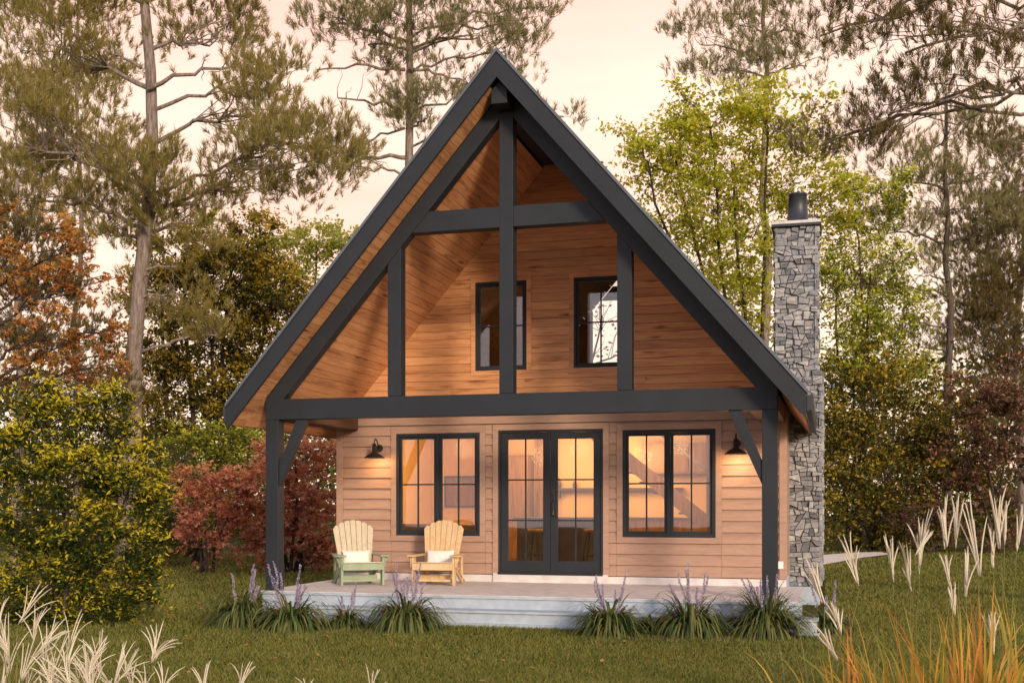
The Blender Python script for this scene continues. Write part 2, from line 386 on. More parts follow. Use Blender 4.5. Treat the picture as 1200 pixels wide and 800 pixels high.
# sheathing behind
b = MB()
xs = [-3.9, -2.784, -1.246, -.915, .915, 1.246, 2.784, 3.9]
for i in range(7):
    x0, x1 = xs[i], xs[i + 1]
    if i in (1, 5): b.box(x0, x1, D + .031, D + .16, .13, .79); b.box(x0, x1, D + .031, D + .16, 2.575, 2.95)
    elif i == 3: b.box(x0, x1, D + .031, D + .16, 2.605, 2.95)
    else: b.box(x0, x1, D + .031, D + .16, .13, 2.95)
b.build('front_wall', M['intwall'], house)
for s in (-1, 1):
    b = MB(); b.box(min(s * 3.76, s * 3.90), max(s * 3.76, s * 3.90), D + .162, BACK, .132, 2.93); b.build('side_wall', M['siding'], house)

# gable cladding: cedar planks, clipped by the ceiling line
b = MB(); CEIL = 7.20
z = 2.903; ph = .145
rows_ = []
while z < 7.1:
    z1 = min(z + ph - .006, 7.12); zc = [z] + [q for q in (UP[0][2] - .078, UP[0][3] + .078) if z + .003 < q < z1 - .003] + [z1]
    rows_ += list(zip(zc[:-1], zc[1:])); z += ph
for z, z1 in rows_:
    xa, xb = (CEIL - z) / K + .02, (CEIL - z1) / K + .02
    cuts = []
    for (u0, u1, w0, w1) in UP:
        if z < w1 + .075 and z1 > w0 - .075: cuts.append((u0 - .078, u1 + .078))
    segs = []; cur = -9
    for c0, c1 in cuts: segs.append((cur, c0)); cur = c1
    segs.append((cur, 9))
    for s0, s1 in segs:
        # break into boards of random length
        p0 = max(s0, -xa); q1 = min(s1, xa); xj = p0
        while xj < q1 - .01:
            ln = rng.uniform(1.6, 3.6); xe = q1 if xj + ln > q1 - .6 else xj + ln
            lo0 = xj + (.0015 if xj > p0 else 0); hi0 = xe
            lo1 = max(lo0, -xb) if lo0 <= -xa + .001 else lo0
            hi1 = min(hi0, xb) if hi0 >= xa - .001 else hi0
            if hi1 > lo1: b.prismY([(lo0, z), (hi0, z), (hi1, z1), (lo1, z1)], D - .02, D + .02)
            xj = xe
b.build('gable_cladding', M['cedar_x'], house)
b = MB()
z = 2.96
for (z0, z1, cut) in ((2.96, 3.56, 0), (3.56, 5.245, 1), (5.245, 7.1, 0)):
    xa, xb = (CEIL - z0) / K, (CEIL - z1) / K
    if not cut: b.prismY([(-xa, z0), (xa, z0), (xb, z1), (-xb, z1)], D + .022, D + .12)
    else:
        b.prismY([(-xa, z0), (-1.409, z0), (-1.409, z1), (-xb, z1)], D + .022, D + .12)
        b.prismY([(xa, z0), (1.409, z0), (1.409, z1), (xb, z1)][::-1], D + .022, D + .12)
        b.box(-.333, .333, D + .022, D + .12, z0, z1)
b.build('gable_wall', M['intwood'], house)
b = MB()
for w_ in UP: frame4(b, *w_, .08, D - .034, D + .12)
b.build('gable_window_trim', M['cedar_x'], house, bevel=.003)

# ceiling and soffit planks run front to back
def planks(mb, side, apex, x0, x1, y0, y1, th, w=.135, jl=3.0):
    L = math.hypot(1, K); n = (side * K / L, 1 / L)      # outward (up) normal in xz
    x = x0
    while x < x1 - .005:
        xe = min(x + w / L - .004, x1)
        y = y0
        while y < y1 - .01:
            ln = rng.uniform(.7, 1.2) * jl; ye = y1 if y + ln > y1 - .5 else y + ln
            za, zb = apex - K * x, apex - K * xe
            mb.prismY([(side * x, za), (side * xe, zb), (side * xe + n[0] * th, zb + n[1] * th), (side * x + n[0] * th, za + n[1] * th)], y, ye - .0015)
            y = ye
        x += w / L
for s in (-1, 1):
    b = MB(); planks(b, s, CEIL, .13, 3.72, .21, D - .022, .018); b.build('porch_ceiling', M['cedar_y'], house)
    b = MB(); planks(b, s, CEIL, .13, 3.72, D + .13, BACK - .1, .018, .2, 5); b.build('loft_ceiling', M['intwood'], house)
    b = MB(); planks(b, s, 7.492, .13, 4.26, -.468, .0, .012); planks(b, s, 7.492, 3.9, 4.26, .0, BACK + .3, .012); b.build('soffit', M['cedar_y'], house)
    b = MB(); b.prismY(roofpoly(s, 7.81, 7.512, 4.283), -.468, BACK + .4); b.build('roof_panel', M['metal'], house)
    b = MB(); b.prismY(roofpoly(s, 7.793, 7.437, 4.283), -.513, -.471); b.build('fascia', M['frame'], house)
    b = MB(); b.prismY(roofpoly(s, 7.855, 7.797, 4.30), -.535, -.30); b.build('edge_flashing', M['flash'], house)
    # standing seams on the roof
    b = MB()
    for y in np.arange(.2, BACK + .3, .45):
        b.prismY(roofpoly(s, 7.845, 7.812, 4.283), y, y + .02)
    b.build('roof_seams', M['metal'], house)
    # gutter
    b = MB(); x0 = s * 4.288; prof = [(0, 0), (0, .13)]
    for j in range(7):
        q = math.pi * j / 6; prof.append((.065 + .065 * -math.cos(q) , -.0 - .0 + .0 - .02 - .075 * math.sin(q)))
    pr = [(x0 + s * .0, 2.80), (x0 + s * .085, 2.80), (x0 + s * .082, 2.70), (x0 + s * .06, 2.60), (x0, 2.585)]
    b.prismY(pr, -.46, BACK + .3); b.build('gutter', M['metal'], house)
# timber frame
b = MB()
def framepart(name, mb): return mb.build(name, M['frame'], house, bevel=.006)
for s in (-1, 1):
    b = MB(); x0, x1 = sorted((s * 3.889, s * 3.678)); b.box(x0, x1, 0, .21, .002, 2.652); framepart('post', b)
    b = MB(); b.prismY(roofpoly(s, 7.48, 7.13, 3.889), .004, .2); framepart('rafter', b)
    b = MB(); x0, x1 = sorted((s * 1.859, s * 1.648)); b.prismY([(x0, 2.97), (x1, 2.97), (x1, 7.119 - K * abs(x1)), (x0, 7.119 - K * abs(x0))], -.004, .206); framepart('gable_stud', b)
    b = MB(); b.prismY([(s * 3.676, 1.62), (s * 3.676, 1.945), (s * 3.385, 2.651), (s * 3.215, 2.651)], .03, .17); framepart('knee_brace', b)
b = MB(); b.prismY([(-3.889, 2.654), (3.889, 2.654), (3.889, 2.968), (-3.889, 2.968)], -.002, .208); framepart('tie_beam', b)
b = MB(); xc = (7.119 - 5.41) / K; xd = (7.119 - 5.717) / K
b.prismY([(-xc, 5.41), (-.107, 5.41), (-.107, 5.717), (-xd, 5.717)], .0, .2); b.prismY([(.107, 5.41), (xc, 5.41), (xd, 5.717), (.107, 5.717)], .0, .2); framepart('collar_beam', b)
b = MB(); b.box(-.105, .105, -.006, .206, 2.97, 7.098); framepart('king_post', b)
b = MB(); b.prismY([(-.12, 7.10), (.12, 7.10), (.12, 7.29), (0, 7.425), (-.12, 7.29)], -.38, D - .022); framepart('ridge_beam', b)
for s in (-1, 1):
    b = MB(); x0, x1 = sorted((s * 3.889, s * 3.50)); b.box(x0, x1, .212, D - .054, 2.655, 2.90); b.build('side_beam', M['brownbeam'], house)

# windows
def window(name, x0, x1, z0, z1, y, parent, sashes, cols, rows, fw=.055, sw=.045):
    b = MB()
    b.box(x0, x1, y - .03, y + .07, z1 - fw, z1); b.box(x0, x1, y - .03, y + .07, z0, z0 + fw)
    b.box(x0, x0 + fw, y - .03, y + .07, z0 + fw, z1 - fw); b.box(x1 - fw, x1, y - .03, y + .07, z0 + fw, z1 - fw)
    w = (x1 - x0 - 2 * fw) / sashes
    for i in range(1, sashes):
        q = x0 + fw + i * w; b.box(q - .03, q + .03, y - .026, y + .06, z0 + fw, z1 - fw)
    fr = b.build(name, M['frame'], parent, bevel=.003)
    for i in range(sashes):
        a0 = x0 + fw + i * w + (.03 if i else 0); a1 = x0 + fw + (i + 1) * w - (.03 if i < sashes - 1 else 0)
        g0, g1 = z0 + fw, z1 - fw
        b = MB(); b.box(a0 + .002, a1 - .002, y + .0, y + .04, g1 - sw, g1 - .002); b.box(a0 + .002, a1 - .002, y, y + .04, g0 + .002, g0 + sw)
        b.box(a0 + .002, a0 + sw, y, y + .04, g0 + sw, g1 - sw); b.box(a1 - sw, a1 - .002, y, y + .04, g0 + sw, g1 - sw)
        for k in range(1, cols):
            q = a0 + (a1 - a0) * k / cols; b.box(q - .012, q + .012, y + .004, y + .034, g0 + sw, g1 - sw)
        for k in range(1, rows):
            q = g0 + (g1 - g0) * k / rows; b.box(a0 + sw, a1 - sw, y + .006, y + .032, q - .012, q + .012)
        b.build('sash', M['frame'], fr)
        b = MB(); b.box(a0 + sw - .004, a1 - sw + .004, y + .017, y + .021, g0 + sw - .004, g1 - sw + .004); b.build('pane', M['glass'], fr)
    return fr
for w_ in WIN: window('window', *w_, D - .01, house, 2, 2, 2)
for w_ in UP: window('loft_window', *w_, D + .0, house, 1, 2, 2, .045, .035)
# back gable with two openings, as the photo shows light through the loft
b = MB(); YB = BACK - .05
OP = [(-3.35, -2.72, 4.72, 6.05), (-1.02, .12, 4.68, 6.30), (-.95, .05, 6.62, 6.98)]
def backwall(mb, y0, y1):
    zs = sorted({.13, 2.8} | {o[2] for o in OP} | {o[3] for o in OP} | {7.2})
    for z0, z1 in zip(zs[:-1], zs[1:]):
        oo = sorted([(o[0], o[1]) for o in OP if o[2] <= z0 and o[3] >= z1]); cur = -9.
        xa = min(3.9, max(.01, (7.2 - z0) / K)); xb = min(3.9, max(.01, (7.2 - z1) / K))
        for c0, c1 in oo + [(9., 9.)]:
            l0, h0, l1, h1 = max(cur, -xa), min(c0, xa), max(cur, -xb), min(c0, xb)
            if h0 > l0:
                if h1 < l1: h1 = l1 = max(min(l1, h0), l0)
                mb.prismY([(l0, z0), (h0, z0), (h1, z1), (l1, z1)], y0, y1)
            cur = c1
backwall(b, YB, YB + .15); b.build('back_wall', M['intwood'], house)

# doors
b = MB(); x0, x1, z0, z1 = DOOR
b.box(x0, x0 + .04, D - .035, D + .1, z0, z1); b.box(x1 - .04, x1, D - .035, D + .1, z0, z1); b.box(x0 + .04, x1 - .04, D - .035, D + .1, z1 - .04, z1)
b.box(x0, x1, D - .07, D + .1, z0 - .03, z0 + .012); b.build('door_frame', M['frame'], house, bevel=.003)
for s in (-1, 1):
    a0, a1 = (x0 + .043, -.003) if s < 0 else (.003, x1 - .043)
    b = MB(); y0, y1 = D - .01, D + .035; zz0, zz1 = z0 + .016, z1 - .043; st = .125; bt = .19; tp = .115
    b.box(a0, a0 + st, y0, y1, zz0, zz1); b.box(a1 - st, a1, y0, y1, zz0, zz1)
    b.box(a0 + st, a1 - st, y0, y1, zz0, zz0 + bt); b.box(a0 + st, a1 - st, y0, y1, zz1 - tp, zz1)
    q = (a0 + a1) / 2; b.box(q - .012, q + .012, y0 + .006, y1 - .006, zz0 + bt, zz1 - tp)
    gl0, gl1 = zz0 + bt, zz1 - tp
    for k in (1, 2):
        h = gl0 + (gl1 - gl0) * k / 3; b.box(a0 + st, a1 - st, y0 + .008, y1 - .008, h - .012, h + .012)
    d = b.build('door', M['frame'], house, bevel=.003)
    b = MB(); b.box(a0 + st - .004, a1 - st + .004, D + .010, D + .014, gl0 - .004, gl1 + .004); b.build('pane', M['glass'], d)
    if s > 0:
        b = MB(); hx = a0 + .06
        b.box(hx - .025, hx + .025, D - .02, D - .0105, 1.08, 1.60)
        b.tube([(hx, D - .02, 1.13), (hx, D - .075, 1.16), (hx, D - .075, 1.38), (hx, D - .02, 1.41)], .011, 8)
        b.lathe([(0, 0), (.02, 0), (.02, .03), (0, .03)], (hx, D - .04, 1.5), 12)
        b.build('handle', M['black'], d)
b = MB(); b.box(3.955 - .17, 3.955 - .09, D - .062, D - .051, .30, .42); b.build('outlet_cover', M['outlet'], house, bevel=.004)

# interior: floor, loft deck, partition
b = MB(); b.box(-3.76, 3.76, D + .17, BACK - .06, .133, .155); b.build('interior_floor', M['intwood'], house)
b = MB(); b.box(-3.76, 3.76, D + .17, BACK - .06, 2.74, 2.94); b.build('interior_ceiling', M['intwall'], house)
b = MB(); b.box(-3.76, 3.76, 7.4, 7.5, .16, 2.735); b.box(-3.755, -3.745, D + .17, 7.39, .16, 2.735); b.box(3.745, 3.755, D + .17, 7.39, .16, 2.735); b.build('interior_wall', M['intwall'], house)
b = MB(); b.box(2.55, 2.75, D + .8, D + 1.0, .16, 2.735); b.build('interior_post', M['intwood'], house)
b = MB(); b.box(-1.35, -.95, 7.2, 7.39, .16, 2.735); b.build('interior_post', M['intwood'], house)
# stair running up behind the right window
b = MB()
for i in range(12):
    y = D + 2.2; b.box(3.1 - .24 * i, 3.36 - .24 * i, y, y + .9, .2 + .19 * i, .24 + .19 * i)
b.bar((3.4, D + 2.17, .2), (.35, D + 2.17, 2.65), .04, .26, (0, 0, 1))
b.build('staircase', M['intwood'], house)
b = MB()
b.bar((3.4, D + 2.15, 1.15), (1.5, D + 2.15, 2.7), .05, .06)
b.build('stair_rail', M['intdark'], house)

# kitchen things
def thing_at(name, label, cat, loc, **k): return empty(name, loc, label=label, cat=cat, **k)
ki = thing_at('kitchen_island', 'dark wooden kitchen island with pale top behind the glass doors', 'kitchen island', (-.1, D + 1.9, .157))
b = MB(); b.box(-1.0, 1.0, 0, .7, 0, .88)
for i in range(5): b.box(-.96 + .4 * i, -.62 + .4 * i, -.018, -.002, .06, .84)
b.build('cabinet', M['intdark'], ki); b = MB(); b.box(-1.06, 1.06, -.06, .76, .883, .93); b.build('counter_top', M['intstone'], ki)
ks = thing_at('wall_shelf', 'long brown wall shelf on the back wall seen through the doors', 'shelf', (.1, 7.2, 1.62))
b = MB(); b.box(-1.2, 1.6, 0, .195, 0, .05); b.build('board', M['intdark'], ks)
for q_ in (-1.0, 1.4): b = MB(); b.box(q_, q_ + .04, .02, .19, -.15, -.002); b.build('bracket', M['intdark'], ks)
kc = thing_at('kitchen_cabinet', 'tall brown cupboard against the back wall inside the house', 'cupboard', (-1.9, 6.9, .157))
b = MB(); b.box(-.45, .45, 0, .48, 0, 2.2); b.build('carcass', M['intwood'], kc)
for i in (-1, 1):
    b = MB(); b.box(min(i * .01, i * .44), max(i * .01, i * .44), -.02, -.002, .05, 2.15); b.build('door', M['intwood'], kc)
kt = thing_at('kitchen_counter', 'low wooden counter along the back wall inside the house', 'counter', (.4, 6.75, .157))
b = MB(); b.box(-1.7, 2.9, 0, .62, 0, .87); b.build('cabinet', M['intwood'], kt); b = MB(); b.box(-1.72, 2.92, -.03, .63, .873, .91); b.build('counter_top', M['intstone'], kt)
up_ = thing_at('wall_cabinet', 'row of brown upper cabinets high on the back wall behind the doors', 'cupboard', (.9, 7.05, 1.95))
b = MB(); b.box(0, 1.9, 0, .34, 0, .62); b.build('carcass', M['intwood'], up_)
for q_ in range(4): b = MB(); b.box(.02 + q_ * .47, .46 + q_ * .47, -.02, -.002, .03, .59); b.build('door', M['intwood'], up_)
so = thing_at('sofa', 'low brown sofa with its back to the left window', 'sofa', (-2.4, D + .9, .157))
b = MB(); b.box(-.95, .95, .02, .9, .12, .42); b.build('seat', M['intdark'], so, bevel=.04); b = MB(); b.box(-.95, .95, -.2, .018, .12, .82); b.build('backrest', M['intdark'], so, bevel=.05)
for sx in (-1, 1): b = MB(); b.box(min(sx * .952, sx * 1.12), max(sx * .952, sx * 1.12), -.2, .9, .1, .6); b.build('armrest', M['intdark'], so, bevel=.04)
pc_ = thing_at('picture_frame', 'dark framed picture on the back wall behind the left window', 'picture', (-3.0, 7.398, 1.3))
b = MB(); frame4(b, -.4, .4, 0, .6, .04, -.03, -.001); b.build('frame', M['intdark'], pc_); b = MB(); b.box(-.4, .4, -.012, -.002, 0, .6); b.build('print', M['intwood'], pc_)
for q_, (x, z, r_, h_) in enumerate([(-.9, 1.675, .07, .2), (-.55, 1.675, .05, .14), (.2, 1.675, .06, .24), (.5, 1.675, .08, .12)]):
    o = MB(); o.lathe([(.001, 0), (r_ * .7, 0), (r_, h_ * .4), (r_ * .5, h_ * .85), (r_ * .6, h_), (r_ * .5, h_), (.001, h_ * .5)], n=16)
    o = o.build('jar', M['intstone'], None, True); o.location = (x, 7.3, z); tag(o, ['tall dark jar at the left end of the wall shelf inside', 'small dark jar second from the left on the wall shelf inside', 'tallest dark jar on the wall shelf inside, above the counter', 'squat dark jar rightmost on the wall shelf inside'][q_], 'jar', 'jars on the shelf inside')
for i, (x, lab) in enumerate([(-.55, 'left one of two dark bar stools by the island inside'), (.5, 'right one of two dark bar stools by the island inside')]):
    st_ = thing_at('bar_stool', lab, 'bar stool', (x, D + 1.35, .157), group='bar stools inside')
    b = MB(); b.lathe([(0, .68), (.19, .68), (.2, .70), (.19, .73), (0, .73)], n=20); b.build('seat', M['intwood'], st_, True)
    for sx in (-1, 1):
        for sy in (-1, 1): b = MB(); b.tube([(sx * .2, sy * .2, 0), (sx * .12, sy * .12, .68)], .016, 6); b.build('leg', M['black'], st_)
    b = MB(); b.tube([(-.18, -.18, .25), (.18, -.18, .25), (.18, .18, .25), (-.18, .18, .25), (-.18, -.18, .25)], .01, 6); b.build('foot_rail', M['black'], st_)
def lamp(loc, e, r, col=(1, .60, .27), name='room_light'):
    l = bpy.data.lights.new(name, 'POINT'); l.energy = e; l.color = col; l.shadow_soft_size = r
    o = bpy.data.objects.new(name, l); COL.objects.link(o); o.location = loc; return o
for i, (x, y) in enumerate([(-2.2, D + 2.0), (.0, D + 2.3), (2.0, D + 1.4)]):
    pl_ = thing_at('ceiling_light', ['flat ceiling light glowing behind the left window', 'flat ceiling light glowing behind the doors', 'flat ceiling light glowing behind the right window'][i], 'ceiling light', (x, y, 2.738), group='ceiling lights inside')
    b = MB(); b.lathe([(.001, -.001), (.11, -.001), (.11, -.02), (.085, -.022), (.085, -.012), (.001, -.012)], n=20); b.build('trim_ring', M['black'], pl_)
    b = MB(); b.lathe([(.001, -.014), (.083, -.014)], n=20); b.build('diffuser', M['bulb'], pl_)
    lp = lamp((0, 0, -.35), 42, .18); lp.parent = pl_
lp = lamp((0, 7.2, 4.0), 16, .3)  # unseen loft light without a fixture, added to brighten the wood
lp = lamp((1.0, 6.4, 2.3), 36, .2)
lp = lamp((-1.0, 6.2, 2.3), 34, .2)

# chimney: cut stones over a mortar core
chim = empty('chimney', (0, 0, 0)); bpy.data.objects.remove(chim)
CHX0, CHX1, CHY0, CHY1 = 3.645, 4.385, 4.6, 5.5
def voronoi_cells(u0, u1, v0, v1, n, seed):
    """irregular squared blocks: the face is cut again and again by slightly tilted lines"""
    r = np.random.default_rng(seed)
    def clip(poly, m, nn, sgn):
        new = []
        for k in range(len(poly)):
            A, B_ = poly[k], poly[(k + 1) % len(poly)]
            da = sgn * ((A[0] - m[0]) * nn[0] + (A[1] - m[1]) * nn[1]); db = sgn * ((B_[0] - m[0]) * nn[0] + (B_[1] - m[1]) * nn[1])
            if da <= 0: new.append(A)
            if da * db < 0: tt = da / (da - db); new.append((A[0] + tt * (B_[0] - A[0]), A[1] + tt * (B_[1] - A[1])))
        return new
    target = (u1 - u0) * (v1 - v0) / n; out = []; stack = [[(u0, v0), (u1, v0), (u1, v1), (u0, v1)]]
    while stack:
        p = stack.pop(); P = np.array(p); w, h = np.ptp(P, axis=0)
        ar = abs(.5 * sum(p[k][0] * p[(k + 1) % len(p)][1] - p[(k + 1) % len(p)][0] * p[k][1] for k in range(len(p))))
        if ar < target * r.uniform(.5, 1.9) and w < .42 and h < .24: out.append(p); continue
        if ar < .0015: out.append(p); continue
        f = r.uniform(.34, .66)
        if w > 1.45 * h: th = r.normal() * .26; nn = (math.cos(th), math.sin(th)); m_ = (P[:, 0].min() + f * w, P[:, 1].mean())
        else: th = r.normal() * .20; nn = (math.sin(th), math.cos(th)); m_ = (P[:, 0].mean(), P[:, 1].min() + f * h)
        for sg in (-1, 1):
            q = clip(p, m_, nn, sg)
            if len(q) >= 3: stack.append(q)
    return [q for q in out if abs(.5 * sum(q[k][0] * q[(k + 1) % len(q)][1] - q[(k + 1) % len(q)][0] * q[k][1] for k in range(len(q)))) > .0012]
def stones(mb, fn, u0, u1, v0, v1, dens, seed):
    """fn(u, v, h) -> point, h out of the wall"""
    r = np.random.default_rng(seed + 1)
    for poly in voronoi_cells(u0, u1, v0, v1, int((u1 - u0) * (v1 - v0) * dens), seed):
        c = np.mean(poly, axis=0); n = len(poly); P = np.array(poly)
        h = r.uniform(.01, .085); g1 = .0035
        rr = np.linalg.norm(P - c, axis=1)[:, None]
        base = c + (P - c) * (1 - g1 / np.maximum(rr, .02))
        mid = c + (P - c) * (1 - (g1 + .003) / np.maximum(rr, .02))
        top = c + (P - c) * (1 - np.minimum(.5, (g1 + r.uniform(.008, .02)) / np.maximum(rr, .02)))
        tx, ty = r.uniform(-.12, .12), r.uniform(-.12, .12)
        vs = [fn(q[0], q[1], 0) for q in base] + [fn(q[0], q[1], h * .7) for q in mid] + [fn(q[0], q[1], h + (q[0] - c[0]) * tx + (q[1] - c[1]) * ty + r.uniform(-.004, .004)) for q in top]
        fs = [(k, (k + 1) % n, (k + 1) % n + n, k + n) for k in range(n)] + [(k + n, (k + 1) % n + n, (k + 1) % n + 2 * n, k + 2 * n) for k in range(n)] + [[k + 2 * n for k in range(n)]]
        mb.add(vs, fs)
def stone_block(mb, mc, x0, x1, y0, y1, z0, z1, dens, seed):
    e = .05
    mc.box(x0 + e, x1 - e, y0 + e, y1 - e, z0 + .01, z1 - .01)
    stones(mb, lambda u, v, h: (u, y0 + e - h, v), x0 + .0, x1 - .0, z0, z1, dens, seed)
    stones(mb, lambda u, v, h: (x1 - e + h, u, v), y0 + .0, y1, z0, z1, dens, seed + 10)
    stones(mb, lambda u, v, h: (x0 + e - h, y0 + y1 - u, v), y0, y1, z0, z1, dens, seed + 20)
    stones(mb, lambda u, v, h: (x0 + x1 - u, y1 - e + h, v), x0, x1, z0, z1, dens, seed + 30)
b, mcore = MB(), MB()
stone_block(b, mcore, CHX0, CHX1, CHY0, CHY1, 3.0, 6.22, 72, 3)
stone_block(b, mcore, 3.86, 4.46, CHY0 - .03, CHY1 + .25, -.10, 3.68, 66, 60)
ch = mcore.build('chimney', M['mortar'], house)
b.build('stonework', M['stone'], ch)
b = MB(); b.box(3.84, 4.42, CHY0 - .06, CHY1 + .28, G - .1, -.105); b.build('footing', M['riser'], ch)
b = MB(); b.box(CHX0 - .055, CHX1 + .06, CHY0 - .06, CHY1 + .05, 6.225, 6.265); b.build('cap_drip', M['metal'], ch)
b = MB(); b.box(CHX0 - .045, CHX1 + .05, CHY0 - .05, CHY1 + .04, 6.268, 6.32); b.build('chimney_cap', M['concrete'], ch, bevel=.006)
b = MB(); fx, fy = (CHX0 + CHX1) / 2 + .02, (CHY0 + CHY1) / 2 - .1
b.lathe([(.20, 6.325), (.20, 6.34), (.19, 6.345), (.158, 6.84), (.166, 6.845), (.166, 6.875), (.145, 6.875), (.145, 6.4)], (fx, fy, 0), 28)
b.build('flue_pipe', M['metal'], ch, True)
b = MB(); b.box(3.87, 3.89, 2.9, 4.4, .13, 2.6); b.build('flashing_strip', M['siding'], house)

# barn lamps
def sconce(x, label):
    r = empty('wall_lamp', (x, D - .04, 2.33), label=label, cat='wall lamp', group='barn lamps beside the porch windows')
    b = MB(); b.tube([(0, 0, 0), (0, -.03, 0)], .062, 20); b.build('back_plate', M['black'], r, bevel=.003)
    b = MB(); b.tube([(0, -.03, 0), (0, -.09, .06), (0, -.15, .13), (0, -.21, .15), (0, -.255, .11), (0, -.26, .05)], .011, 8); b.build('arm', M['black'], r, True)
    b = MB(); cz = -.19
    b.lathe([(.001, .25), (.035, .25), (.042, .12), (.06, .095), (.12, .06), (.175, .018), (.188, .0), (.180, .0), (.11, .048), (.05, .075), (.001, .08)], (0, -.26, cz), 28); b.build('lamp_shade', M['black'], r, True)
    b = MB(); b.lathe([(.001, -.02)] + [(.032 * math.sin(q), .012 - .032 * math.cos(q)) for q in np.linspace(.3, 2.8, 7)] + [(.001, .045)], (0, -.26, cz + .05), 12); b.build('bulb', M['bulb'], r, True)
    l = lamp((0, -.30, cz - .03), 13, .14, (1, .60, .27), 'lamp_glow'); l.parent = r
sconce(-3.09, 'black barn lamp left of the left porch window')
sconce(3.13, 'black barn lamp right of the right porch window, partly behind the brace')

# ------------------------------------------------------------------ adirondack chairs
def chair(loc, rz, label, mslat, mframe):
    r = empty('garden_chair', loc, rz, label=label, cat='chair')
    # local: faces -Y, width along X
    def P(name, mb, mat): return mb.build(name, mat, r, bevel=.004)
    for s in (-1, 1):
        x0, x1 = sorted((s * .31, s * .345))
        b = MB(); b.prismX([(-.40, 0), (-.29, 0), (-.27, .47), (-.42, .47)], x0, x1); P('front_leg', b, mframe)
        xa, xb = sorted((s * .27, s * .305))
        b = MB(); b.prismX([(-.42, .27), (-.42, .36), (-.30, .365), (.05, .27), (.30, .12), (.46, 0), (.58, 0), (.60, .05), (.30, .03 + .05), (.02, .19), (-.30, .27)][:7] + [(.34, 0), (.0, .17), (-.30, .26)], xa, xb); P('side_rail', b, mframe)
        xa, xb = sorted((s * .26, s * .43))
        b = MB()
        poly = [(s * .27, -.46), (s * .40, -.48), (s * .45, -.40), (s * .43, -.15), (s * .36, .20), (s * .33, .40), (s * .27, .40)]
        if s < 0: poly = poly[::-1]
        b.prismZ(poly, .475, .50); P('arm', b, mframe)
        b = MB(); b.prismX([(-.38, .30), (-.30, .30), (-.30, .47), (-.41, .47)], s * .36 - .012, s * .36 + .012)
        b.prismY([(s * .345, .32), (s * .36, .32), (s * .42, .472), (s * .345, .472)][::s], -.36, -.335); P('arm_bracket', b, mframe)
        b = MB(); b.bar((s * .29, .36, .0 + .02), (s * .30, .30, .47), .035, .07); P('rear_upright', b, mframe)
    b = MB(); b.box(-.33, .33, -.44, -.415, .255, .365); P('front_apron', b, mframe)
    for q_ in ((-.30, -.275, .06, .10), (-.1, -.075, .05, .16), (.38, .40, .40, .47)):
        b = MB(); b.box(-.30, .30, *q_); P('stretcher', b, mframe)
    for i in range(6):
        f = i / 5; y = -.43 + .50 * f; z = .372 - .115 * f
        b = MB(); b.bar((-.31, y + .04, z), (.31, y + .04, z), .085, .018, (0, .22, 1)); P('seat_slat', b, mslat if i else mslat)
    n = 7; a = math.radians(17)
    for i in range(n):
        u = (i - 3) / 3; top = 1.06 - .085 * u * u * 1.1
        xb, xt = u * .215, u * .285; wb, wt = .066, .088
        L = (top - .20) / math.cos(a)
        pts = []
        def q(x, l, th): return (x, .10 + l * math.sin(a) - th * math.cos(a), .20 + l * math.cos(a) + th * math.sin(a))
        b = MB(); tl = .035 * (1 - abs(u)) ; vs = []
        outline = [(xb - wb / 2, 0), (xb + wb / 2, 0), (xt + wt / 2, L - (.055 * max(0, u) ** 1.0 if u > 0 else 0) - .0), (xt, L + .006), (xt - wt / 2, L - (.055 * -u if u < 0 else 0))]
        for th in (0, .02): vs += [q(x, l, th) for x, l in outline]
        m_ = len(outline); b.add(vs, [list(range(m_)), list(range(2 * m_ - 1, m_ - 1, -1))] + [(k, k + m_, (k + 1) % m_ + m_, (k + 1) % m_) for k in range(m_)])
        P('back_slat', b, mslat)
    return r
def pillow(loc, rz, tilt, label):
    n = 14; nu = 20; V = []; w, h, t_ = .48, .27, .12
    b = MB()
    def pt(u, v, s):
        e = (1 - abs(u) ** 3.2) * (1 - abs(v) ** 3.2)
        pin = 1 - .06 * (abs(v) ** 2) * (1 - abs(u)) - .0
        x = u * w / 2 * (1 - .07 * (1 - v * v) * abs(u) ** 6); z = v * h / 2 * (1 - .08 * (1 - u * u) * abs(v) ** 6)
        wr = .004 * math.sin(13 * u + 5 * v) * e
        return (x, s * (t_ / 2 * e ** .55 + wr), z)
    for s in (-1, 1):
        vs = [pt(-1 + 2 * i / nu, -1 + 2 * j / n, s) for j in range(n + 1) for i in range(nu + 1)]
        fs = [(j * (nu + 1) + i, j * (nu + 1) + i + 1, (j + 1) * (nu + 1) + i + 1, (j + 1) * (nu + 1) + i)[::-s] for j in range(n) for i in range(nu)]
        b.add(vs, fs)
    o = b.build('cushion', M['pillow'], None, True)
    o.location = loc; o.rotation_euler = (tilt, 0, rz)
    return tag(o, label, 'cushion', 'white cushions on the chairs')
for (x, y, rz, lab, ms, mf, pl2) in [
        (-3.05, 1.65, math.radians(36), 'garden chair with cream-lit slats and sage green frame, beside the left post', M['chairpale'], M['chairgreen'], 'white cushion on the sage green framed chair'),
        (-1.72, 2.0, math.radians(4), 'yellow wooden garden chair in front of the left window', M['chairyellow'], M['chairyellow'], 'white cushion on the yellow wooden chair')]:
    c_ = chair((x, y, .003), rz, lab, ms, mf); c_.scale = (1.05, 1.0, 1.0)
    R = np.array([[math.cos(rz), -math.sin(rz)], [math.sin(rz), math.cos(rz)]]); o2 = R @ np.array([0, .055])
    pillow((x + o2[0], y + o2[1], .003 + .435), rz, -math.radians(17), pl2)

